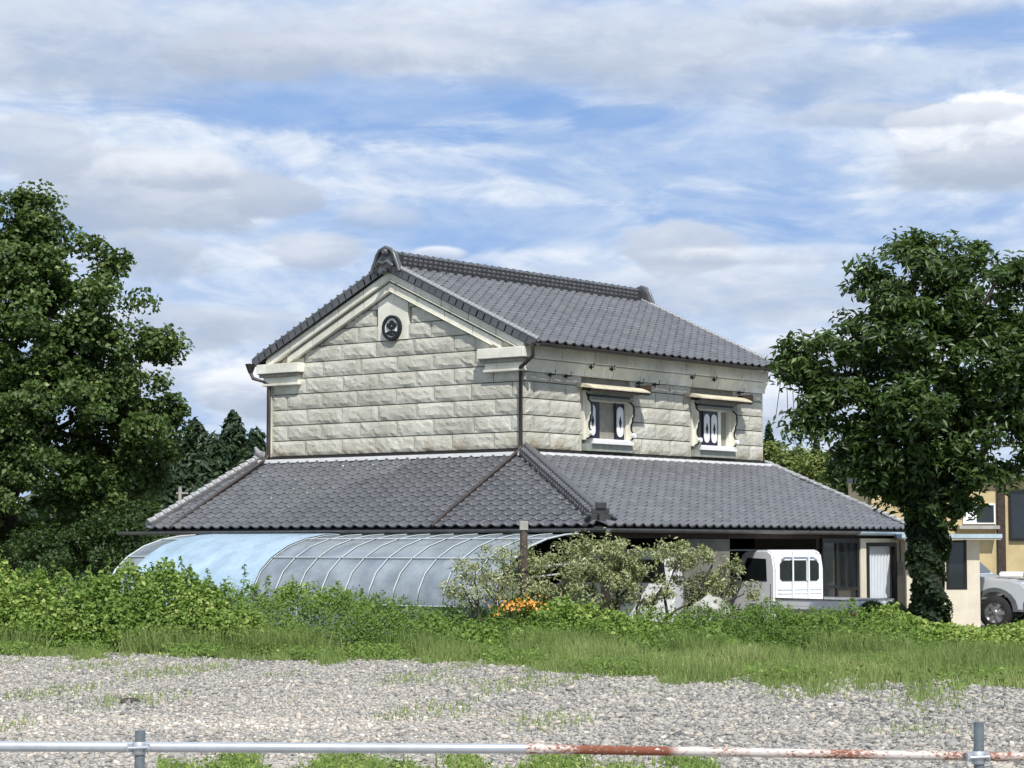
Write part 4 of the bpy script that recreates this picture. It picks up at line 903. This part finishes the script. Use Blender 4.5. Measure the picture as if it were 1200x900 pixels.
# -- right tree, with ivy-covered trunk
Y0 = 38.8; c = at(1088, 735, Y0)
rb = blob_px([(1085, 330, 70, 50, 0), (1030, 350, 45, 45, 0), (1150, 350, 80, 60, 0), (1060, 400, 90, 60, 0), (1160, 430, 90, 80, 0), (985, 420, 55, 36, 0), (945, 428, 34, 22, 0), (1000, 470, 60, 45, 0), (960, 500, 32, 24, 0), (1090, 480, 100, 60, -.3),
              (1040, 525, 60, 36, 0), (1170, 520, 60, 50, 0), (1115, 540, 55, 45, 0), (1210, 400, 60, 90, 0), (1075, 298, 32, 14, 0), (1125, 294, 28, 13, 0), (1185, 314, 30, 20, 0), (1180, 565, 26, 22, 0), (925, 415, 18, 12, 0), (1220, 480, 60, 80, 0), (918, 440, 14, 14, 0), (935, 400, 14, 9, 0), (955, 470, 20, 16, 0), (992, 322, 14, 12, 0), (1018, 314, 18, 14, 0), (1062, 292, 13, 10, 0), (1085, 560, 64, 34, 0), (1035, 545, 34, 26, 0), (1055, 575, 26, 18, .2), (1088, 592, 40, 26, 0), (1125, 590, 24, 20, .2), (1135, 575, 40, 30, -.4), (1040, 560, 40, 26, 0), (1090, 430, 90, 80, 0), (1195, 362, 60, 56, 0)], Y0, .95)
RT = tree('broadleaf_tree', 'dark glossy broadleaf tree with ivy-wrapped trunk right of the truck', (c.x, Y0, 0), rb, .20, 640, 66, .32, .165, LM['right'], .38, nlimb=18, shell=.52, spread=.6)
n = 9000; hz_ = rng.random(n)**.9*3.2; rr = .9*np.interp(hz_, [0, .5, 1.4, 2.2, 2.7, 3.2], [.36, .37, .35, .32, .42, .8])*(.55+.45*rng.random(n)); aa = rng.random(n)*2*np.pi; rr = rr*(1+.28*np.sin(hz_*4.3+aa*2)+.16*np.sin(hz_*11+aa*3))
Pi = np.stack([rr*np.cos(aa), rr*np.sin(aa), hz_], 1); Ui = np.stack([np.cos(aa), np.sin(aa), .4+0*aa], 1)
V, F, tt = leaves(Pi, .08+.05*rng.random(n), Ui, rng.random(n), .8, .5); big_mesh('ivy', V, F, LM['ivy'], tt, parent=RT, kind='stuff')
# thin aerial twigs hanging from the left side of the crown
tg_ = MB()
for i in range(9):
    q = at(915+i*7, 440+random.uniform(0, 20), Y0); tg_.tube([(q.x-c.x, 0, q.z), (q.x-c.x+random.uniform(-.1, .1), .05, q.z-random.uniform(.5, 1.1))], .006, 4)
tg_.build('hanging_twigs', M['bark'], RT, kind='stuff')
# -- pale shrub
Y0 = 39.6; c = at(690, 700, Y0)
sb = blob_px([(640, 668, 45, 40, 0), (700, 655, 60, 30, 0), (690, 690, 76, 24, 0), (752, 684, 40, 28, 0), (735, 645, 30, 14, 0), (800, 650, 40, 16, 0), (820, 688, 40, 22, .2), (845, 672, 30, 24, .2), (872, 696, 20, 14, .2), (868, 655, 14, 8, .2)], Y0, .6)
SH = thing('pale_shrub', 'airy pale olive shrub with grey twigs in front of the carport', 'shrub', (c.x, Y0, 0))
tm = MB()
for b_ in sb: limb(tm, (random.uniform(-.3, .3)+(b_[0]-c.x)*.6, 0, 0), (b_[0]-c.x, b_[1]-Y0, b_[2]), .045, .012, 5, .3)
for (px, py) in ((735, 690), (755, 700), (775, 690), (845, 700), (835, 655)):
    q = at(px, py, Y0-.2); limb(tm, (q.x-c.x-.2, -.2, q.z-.5), (q.x-c.x, -.2, q.z), .03, .015, 4, .4)
tm.build('branches', M['bark'], SH)
P_, U_, T_ = clumped(sb, 230, 56, .20, .35); P_ -= np.array([c.x, Y0, 0]); V, F, tt = leaves(P_, .055+.05*rng.random(len(P_)), U_, T_, .36, .9); big_mesh('foliage', V, F, LM['pale'], tt, parent=SH, kind='stuff')
c = at(565, 700, 39.0); S2 = thing('wispy_shrub', 'thin wispy grey-green shrub before the greenhouse end, left of the post', 'shrub', (c.x, 39.0, 0))
sb = blob_px([(560, 665, 38, 26, 0), (590, 680, 34, 26, 0), (540, 690, 28, 18, 0), (600, 650, 20, 14, 0), (622, 690, 22, 18, 0)], 39.0, .6); tm = MB()
for b_ in sb:
    limb(tm, (0, 0, 0), (b_[0]-c.x, b_[1]-39.0, b_[2]+.1), .03, .008, 5, .3); limb(tm, (0.3, 0, 0), (b_[0]-c.x+.15, b_[1]-39.0, b_[2]), .02, .006, 5, .4)
tm.build('branches', M['bark'], S2); P_, U_, T_ = clumped(sb, 70, 42, .18, .2); P_ -= np.array([c.x, 39.0, 0]); V, F, tt = leaves(P_, .05+.05*rng.random(len(P_)), U_, T_*.8+.25, .34, .9)
big_mesh('foliage', V, F, LM['pale'], tt, parent=S2, kind='stuff')
# orange lilies at the shrub foot
for i, (px, py, lab) in enumerate([(598, 708, 'orange flower clump left of the post foot'), (622, 706, 'smaller orange flower clump touching the post foot on its right')]):
    c = at(px, py, 38.6); n = 70; P_ = rng.normal(0, 1, (n, 3))*np.array([.14, .12, .06]); P_[:, 2] += c.z-.03
    V, F, tt = leaves(P_, .06+.03*rng.random(n), np.array([[0, -.5, .7]]), rng.random(n), .7, .8)
    FL_ = thing('orange_flowers', lab, 'flowers', (c.x, c.y, 0)); big_mesh('petals', V, F, M['orange'], tt, parent=FL_, kind='stuff')
    st_ = MB()
    for _ in range(14): st_.tube([(random.uniform(-.08, .08), random.uniform(-.08, .08), 0), (random.uniform(-.13, .13), random.uniform(-.1, .1), c.z)], .005, 4)
    st_.build('stems', mat('green_stem', (.08, .14, .03)), FL_)
# pale rock behind the weeds
bm = bmesh.new(); bmesh.ops.create_icosphere(bm, subdivisions=3, radius=.36)
for v in bm.verts: v.co *= .85+.3*random.random(); v.co.z *= 1.1
me = bpy.data.meshes.new('pale_rock'); bm.to_mesh(me); bm.free(); o = link('pale_rock', me, M['concrete']); q = at(832, 705, 38.9); o.location = (q.x, q.y, .58)
tag(o, 'pale rounded rock half hidden by weeds below the grey wall panel', 'rock')
# round clipped bushes beside the truck bed
for (px, rr_, lab) in ((1022, .27, 'small dark bush behind the truck bed, left of the pair'), (1048, .26, 'small dark bush nearest the ivy trunk, right of the pair')):
    c = at(px, 722, 43.6); B_ = thing('small_bush', lab, 'bush', (c.x, c.y, 0), 0, 'small bushes beside the truck'); n = 1500
    q = rng.normal(size=(n, 3)); q /= np.linalg.norm(q, axis=1)[:, None]; P_ = q*rr_*(.8+.2*rng.random((n, 1)))+np.array([0, 0, .52]); V, F, tt = leaves(P_, .06+.03*rng.random(n), q, rng.random(n), .7, .6)
    big_mesh('foliage', V, F, LM['bush'], tt, parent=B_, kind='stuff'); MB().tube([(0, 0, 0), (0, 0, .5)], .03, 6).build('stem', M['bark'], B_)
# dark bush between left tree and greenhouse
c = at(180, 640, 51.5); q = blob_px([(170, 625, 45, 35, 0), (130, 640, 50, 30, 0), (60, 650, 60, 30, 0)], 51.5)
tree('round_bush', 'low dark bush filling the gap between left tree and greenhouse', (c.x, 51.5, 0), q, .08, 110, 100, .35, .10, LM['bush'], .6, nlimb=3); bpy.data.objects['round_bush']['category'] = 'bush'

# -- conifers and woods far behind
def conifer(px, top, Y, half, label, m=LM['conifer'], group='conifers behind the storehouse on the left'):
    c = at(px, 640, Y); ht_ = at(px, top, Y).z; hw = half*Y/FPX
    T = thing('conifer_tree', label, 'tree', (c.x, Y, 0), 0, group); MB().tube([(0, 0, 0), (0, 0, ht_*.95)], [.18, .03], 7).build('trunk', M['bark'], T)
    n = 9000; u = rng.random(n)**.65; z_ = ht_*(1-u*.92); lay = np.floor(u*16)/16; rad = hw*(u**.48)*(.60+.40*np.abs(np.sin(u*16*np.pi)))*(.7+.3*rng.random(n)); a = rng.random(n)*2*np.pi; lob = 1+.35*np.sin(a*4+lay*40)
    P_ = np.stack([rad*lob*np.cos(a), rad*lob*np.sin(a), z_+rng.normal(0, .12, n)-rad*.12], 1); U_ = np.stack([np.cos(a), np.sin(a), 1+0*a], 1)
    V, F, tt = leaves(P_, .28+.22*rng.random(n), U_, np.clip(rng.random(n)*.7+rng.normal(0, .1), 0, 1), .4, .6); big_mesh('crown', V, F, m, tt, parent=T, kind='stuff')
for i, (px, top, Y, half, lab) in enumerate([(228, 494, 88, 40, 'dark conifer nearest the left tree in the far group'), (250, 515, 84, 46, 'short wide conifer second from left in the far group'), (272, 487, 90, 38, 'tallest pointed conifer in the far left group'),
        (299, 506, 88, 36, 'conifer just left of the storehouse corner downpipe'), (205, 515, 92, 44, 'conifer mostly hidden behind the right edge of the left tree'), (170, 540, 86, 50, 'low conifer behind the left tree crown'), (288, 530, 80, 46, 'low conifer in front of the far group beside the wall'), (240, 545, 78, 60, 'lowest conifer directly above the lower roof slope'), (215, 560, 74, 50, 'dark low conifer behind the thin pole')]):
    conifer(px, top, Y, half, lab)
for i, (px, top, Y, half, lab) in enumerate([(958, 517, 150, 16, 'small far conifer top left of the right tree'), (985, 519, 150, 18, 'far conifer top close to the right tree crown'), (940, 526, 140, 16, 'far rounded conifer right of the storehouse wall'), (902, 498, 120, 12, 'slim conifer just right of the storehouse corner'), (1012, 522, 150, 18, 'far conifer mostly behind the right tree')]):
    conifer(px, top, Y, half, lab, group='far conifers on the right')
for i, (px, py, rx, ry, Y, lab, mm) in enumerate([(925, 550, 26, 26, 84, 'yellow-green bamboo clump beside the storehouse roof edge', 'bamboo'), (960, 556, 28, 26, 82, 'broad yellow-green bamboo clump in the middle above the roof edge', 'bamboo'), (990, 572, 26, 28, 76, 'olive bush behind the low end of the roof', 'bamboo'), (905, 545, 16, 22, 88, 'narrow yellow-green clump touching the storehouse wall', 'bamboo'), (1000, 545, 22, 20, 70, 'dark leafy tree left of the ochre house', 'bush')]):
    q = blob_px([(px, py, rx, ry, 0), (px+rx*.5, py+ry*.6, rx*.8, ry, 0), (px-rx*.5, py+ry*.7, rx*.8, ry, 0)], Y)
    c = at(px, 640, Y); tree('background_tree', lab, (c.x, Y, 0), q, .08, 70, 60, .5, .24, LM[mm], .4, group='trees behind the right roof end', nlimb=3)
# a wooded bank closing the view low down
n = 26000; x = (rng.random(n)-.5)*150; yb = 110+rng.random(n)*14; h = (4.2+1.2*np.sin(x*.21)+.8*np.sin(x*.57+1))*np.where(x > 15, 1.05, .85); z_ = h*rng.random(n)**.6
V, F, tt = leaves(np.stack([x, yb, z_], 1), .7+.6*rng.random(n), np.array([[0, -.5, .8]]), rng.random(n), .6, .6); big_mesh('far_woods', V, F, LM['conifer'], tt, kind='stuff')

# -- ochre house on the right
YH_ = 62.0; x0 = at(1020, 600, YH_).x; x1 = at(1260, 600, YH_).x
OH = thing('ochre_house', 'ochre yellow house with brown posts and dark window behind the right tree', 'house', (x0, YH_, 0)); wd_ = x1-x0
def hz2(py): return at(600, py, YH_).z
def hx2(px): return at(px, 600, YH_).x-x0
MB().box(.0, wd_, 0, 4, 0, hz2(562)).build('wall', M['yellow'], OH)
MB().box(.0, wd_+.2, -.25, 4.3, hz2(562)+.01, hz2(556)).build('roof', M['roofgrey'], OH)
MB().box(hx2(1017), hx2(1021), -.06, -.002, 0, hz2(563)).build('corner_post', M['wood'], OH); MB().box(hx2(1168), hx2(1177), -.12, -.002, 0, hz2(563)).build('post', M['wood'], OH)
wf = MB().box(hx2(1182), hx2(1184.5), -.08, -.003, hz2(634), hz2(574)).box(hx2(1215), hx2(1218), -.08, -.003, hz2(634), hz2(574)).box(hx2(1184.6), hx2(1214.9), -.08, -.003, hz2(634), hz2(631)).box(hx2(1184.6), hx2(1214.9), -.08, -.003, hz2(577), hz2(574)).build('window', M['blacktop'], OH)
MB().box(hx2(1184.6), hx2(1214.9), -.03, -.004, hz2(631)+.01, hz2(577)-.01).build('pane', M['glass'], wf)
w2_ = MB().box(hx2(1128), hx2(1166), -.06, -.003, hz2(614), hz2(590)).build('window', M['white'], OH, label='small white framed window'); MB().box(hx2(1144), hx2(1164), -.075, -.062, hz2(612), hz2(592)).build('pane', M['glass'], w2_)
MB().box(hx2(1120), hx2(1167), -.5, -.004, hz2(620), hz2(616)).build('ledge', M['concrete'], OH)

# ================================================================== WEEDS, GRASS
TOPX = np.array([-200, 0, 100, 200, 260, 330, 420, 520, 600, 700, 800, 880, 960, 1040, 1090, 1150, 1200, 1400]); TOPY = np.array([674, 674, 676, 677, 684, 692, 702, 708, 711, 713, 716, 714, 712, 716, 732, 738, 726, 722])
BOT = lambda px: np.interp(px, [-200, 0, 300, 500, 700, 900, 1200, 1400], [39.4, 39.2, 38.6, 37.6, 36.8, 36.4, 36.2, 36.2])
n = 150000; px = -60+1330*rng.random(n); dd = rng.random(n)
Yd = BOT(px)+dd*2.7
topz = CAMH+(YH-np.interp(px, TOPX, TOPY))*(Yd)/FPX; X_ = (px-600)/FPX*Yd
front = np.clip(dd*2.7/1.7, 0, 1); calm = np.where(px > 1050, .35, 1.0); lump = 1+calm*(.12*np.sin(X_*2.1+Yd*1.3)+.10*np.sin(X_*5.3-Yd*2.7)+.09*np.sin(X_*11+Yd*5)+.07*np.sin(X_*23-Yd*9))
hh = topz*(.22+.78*front**.8)*lump*.97
z_ = hh*(1-rng.random(n)**1.7*.85)+rng.normal(0, .03, n); z_ = np.maximum(z_, .03)
holes = np.sin(X_*3.1+z_*6)+np.sin(X_*7.3-z_*9+Yd*3)+np.sin(Yd*4.1+X_*1.7); kp = (holes > -1.25) | (rng.random(n) < .25)
P_ = np.stack([X_, Yd, z_], 1)[kp]; nt = len(P_)
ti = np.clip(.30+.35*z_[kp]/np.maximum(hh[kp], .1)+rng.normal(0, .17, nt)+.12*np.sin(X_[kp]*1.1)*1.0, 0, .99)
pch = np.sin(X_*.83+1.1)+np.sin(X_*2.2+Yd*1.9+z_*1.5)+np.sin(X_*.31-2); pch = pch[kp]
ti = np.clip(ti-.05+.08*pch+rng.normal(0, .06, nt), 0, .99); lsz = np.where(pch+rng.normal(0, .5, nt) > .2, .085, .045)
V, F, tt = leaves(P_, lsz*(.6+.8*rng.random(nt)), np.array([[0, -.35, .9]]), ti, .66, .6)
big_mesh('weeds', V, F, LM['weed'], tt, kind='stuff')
# broad kudzu-like leaves on the right lower front
n = 7500; px = 480+780*rng.random(n); q_ = rng.random(n); Yd = BOT(px)+q_*2.0; X_ = (px-600)/FPX*Yd; z_ = (.08+.50*rng.random(n))*(.35+.65*q_)*(1+.2*np.sin(X_*4))*np.where(px > 1060, .45, 1)
V, F, tt = leaves(np.stack([X_, Yd, z_], 1), .11+.06*rng.random(n), np.array([[0, -.6, .8]]), np.clip(rng.normal(.5, .2, n), 0, 1), .9, .3); big_mesh('creeping_vine', V, F, LM['weed'], tt, kind='stuff')
# tall stalks standing above the weeds at left
Ps = []; stm = MB()
for px, py in [(62, 650), (105, 655), (128, 646), (160, 672), (178, 652), (200, 662), (212, 645), (222, 655), (232, 668), (243, 660), (262, 672), (287, 655), (300, 680), (314, 668), (333, 680), (345, 676), (375, 690), (425, 684), (447, 700), (90, 662), (20, 660), (150, 660), (520, 700), (480, 698)]:
    q = at(px, py+6, 40.6+random.random()); base = Vector((q.x+random.uniform(-.1, .1), q.y, .6)); stm.tube([base, q], [.008, .003], 4)
    for k_ in range(34):
        f = k_/34; c = base.lerp(Vector(q), .25+.75*f); Ps.append(c+Vector((random.gauss(0, 1), random.gauss(0, 1), random.gauss(0, .5)))*(.085*(1.15-f)))
stm.build('weed_stalks', mat('weed_stem', (.10, .13, .04)), kind='stuff'); Ps = np.array([tuple(p_) for p_ in Ps])
V, F, tt = leaves(Ps, .06+.06*rng.random(len(Ps)), np.array([[0, -.3, .8]]), np.clip(rng.normal(.4, .2, len(Ps)), 0, 1), .5, .5); big_mesh('stalk_leaves', V, F, LM['weed'], tt, kind='stuff')
# grass: verge in front of weeds, wide on the right, plus tufts beyond the rail
def blades(X_, Y_, h, tint, m, name, wd=.012):
    n = len(X_); a = rng.random(n)*2*np.pi; lean = rng.normal(0, .28, (n, 2))*h[:, None]; w_ = wd*(.7+.6*rng.random(n))
    b0 = np.stack([X_-np.cos(a)*w_, Y_-np.sin(a)*w_, 0*X_], 1); b1 = np.stack([X_+np.cos(a)*w_, Y_+np.sin(a)*w_, 0*X_], 1)
    tp2 = np.stack([X_+lean[:, 0], Y_+lean[:, 1], h], 1); V = np.stack([b0, b1, tp2], 1).reshape(-1, 3); F = 3*np.arange(n)[:, None]+np.array([[0, 1, 2]])
    big_mesh(name, V, F, m, np.repeat(tint, 3), kind='stuff')
n = 150000; px = -60+1330*rng.random(n); edge_y = np.interp(px, [-100, 0, 200, 380, 560, 640, 760, 900, 1000, 1100, 1200, 1300], [37.4, 37.6, 37.2, 36.2, 34.4, 31.6, 30.0, 28.6, 27.8, 27.8, 27.8, 27.8])
edge_y = edge_y+.8*np.sin(px*.045)+.5*np.sin(px*.11)
Yd = edge_y+(BOT(px)+.6-edge_y)*rng.random(n)**.75-rng.exponential(.35, n); X_ = (px-600)/FPX*Yd
patch = np.sin(X_*1.7+Yd*.9)+np.sin(X_*4.1-Yd*2.1)+np.sin(X_*9.3+Yd*5)*.7+rng.normal(0, .7, n); fr = np.clip((Yd-edge_y)/3.4, 0, 1); kp = patch > 1.5-3.3*fr
bare = (px > 1010) & (px < 1160) & (np.abs(Yd-30.2-.01*(px-1080)) < .45) & (rng.random(n) < .85); kp &= ~bare
X_, Yd, fr = X_[kp], Yd[kp], fr[kp]; h = (.05+.20*rng.random(len(X_))**1.3)*(.55+.75*fr)
tn_ = .45+.18*np.sin(X_*.9+Yd*.7)+.14*np.sin(X_*2.3-Yd*1.1)+.10*np.sin(X_*.37+1)
h = h*(1+.45*np.sin(X_*1.9+Yd*1.3)*np.sin(X_*.8-Yd*.6))
blades(X_, Yd, h, np.clip(tn_+rng.normal(0, .18, len(X_)), 0, 1), LM['grass'], 'verge_grass', .010)
# taller grasses pushing through the front of the weeds
n = 42000; px_g = -60+1330*rng.random(n); Yg = BOT(px_g)-.5+1.7*rng.random(n); Xg = (px_g-600)/FPX*Yg; q_ = np.sin(Xg*1.1+.5)+np.sin(Xg*2.9+Yg)+rng.normal(0, .6, n); k_ = q_ > .1
Xg, Yg = Xg[k_], Yg[k_]; blades(Xg, Yg, .18+.38*rng.random(len(Xg))*np.where(Xg > 6.5, .5, 1), np.clip(.3+.12*np.sin(Xg*1.7)+rng.normal(0, .18, len(Xg)), 0, 1), LM['grass'], 'tall_grass', .011)
# low broadleaf plants among the verge grass
n = 30000; px_g = -60+1330*rng.random(n); ey = np.interp(px_g, [-100, 0, 200, 380, 560, 640, 760, 900, 1000, 1300], [37.4, 37.6, 37.2, 36.2, 35.0, 32.8, 31.2, 30.0, 29.2, 29.0]); Yg = ey+(BOT(px_g)-ey+.4)*rng.random(n)
Xg = (px_g-600)/FPX*Yg; q_ = np.sin(Xg*1.9-Yg*1.2)+np.sin(Xg*4.3+Yg*2)+rng.normal(0, .5, n); k_ = q_ > .5; Xg, Yg = Xg[k_], Yg[k_]; m_ = len(Xg)
V, F, tt = leaves(np.stack([Xg, Yg, .03+.20*rng.random(m_)**1.4], 1), .04+.05*rng.random(m_), np.array([[0, -.4, .9]]), np.clip(rng.normal(.55, .2, m_), 0, 1), .5, .6); big_mesh('verge_plants', V, F, LM['weed'], tt, kind='stuff')
# scattered low green among the gravel in the middle
n = 26000; Yd = 22+16*rng.random(n); X_ = (rng.random(n)-.5)*.5*Yd; pt = np.sin(X_*1.3+2)+np.sin(Yd*1.1+X_*.7)+np.sin(X_*3.3-Yd*.8)+.5*(Yd-28)/6+rng.normal(0, .5, n); kp = pt > 1.35
blades(X_[kp], Yd[kp], .03+.09*rng.random(kp.sum()), np.clip(rng.normal(.55, .2, kp.sum()), 0, 1), LM['grass'], 'gravel_weeds', .010)
# weeds just beyond the rail at the bottom of the view
n = 24000; px = 190+650*rng.random(n); Yd = 15.5+4.0*rng.random(n); X_ = (px-600)/FPX*Yd
pt = np.sin(px*.030+1)+np.sin(px*.071)+np.sin(Yd*3)+rng.normal(0, .5, n); kp = (pt > -.7) & (Yd < 18.9+.5*np.sin(px*.05)); X_, Yd = X_[kp], Yd[kp]; m_ = len(X_)
V, F, tt = leaves(np.stack([X_, Yd, .02+.13*rng.random(m_)**1.3], 1), .03+.035*rng.random(m_), np.array([[0, -.3, .9]]), np.clip(rng.normal(.7, .2, m_), 0, 1), .45, .6); big_mesh('near_weeds', V, F, LM['weed'], tt, kind='stuff')
blades(X_[:9000], Yd[:9000], .06+.14*rng.random(min(9000, m_)), np.clip(rng.normal(.6, .2, min(9000, m_)), 0, 1), LM['grass'], 'near_grass', .007)
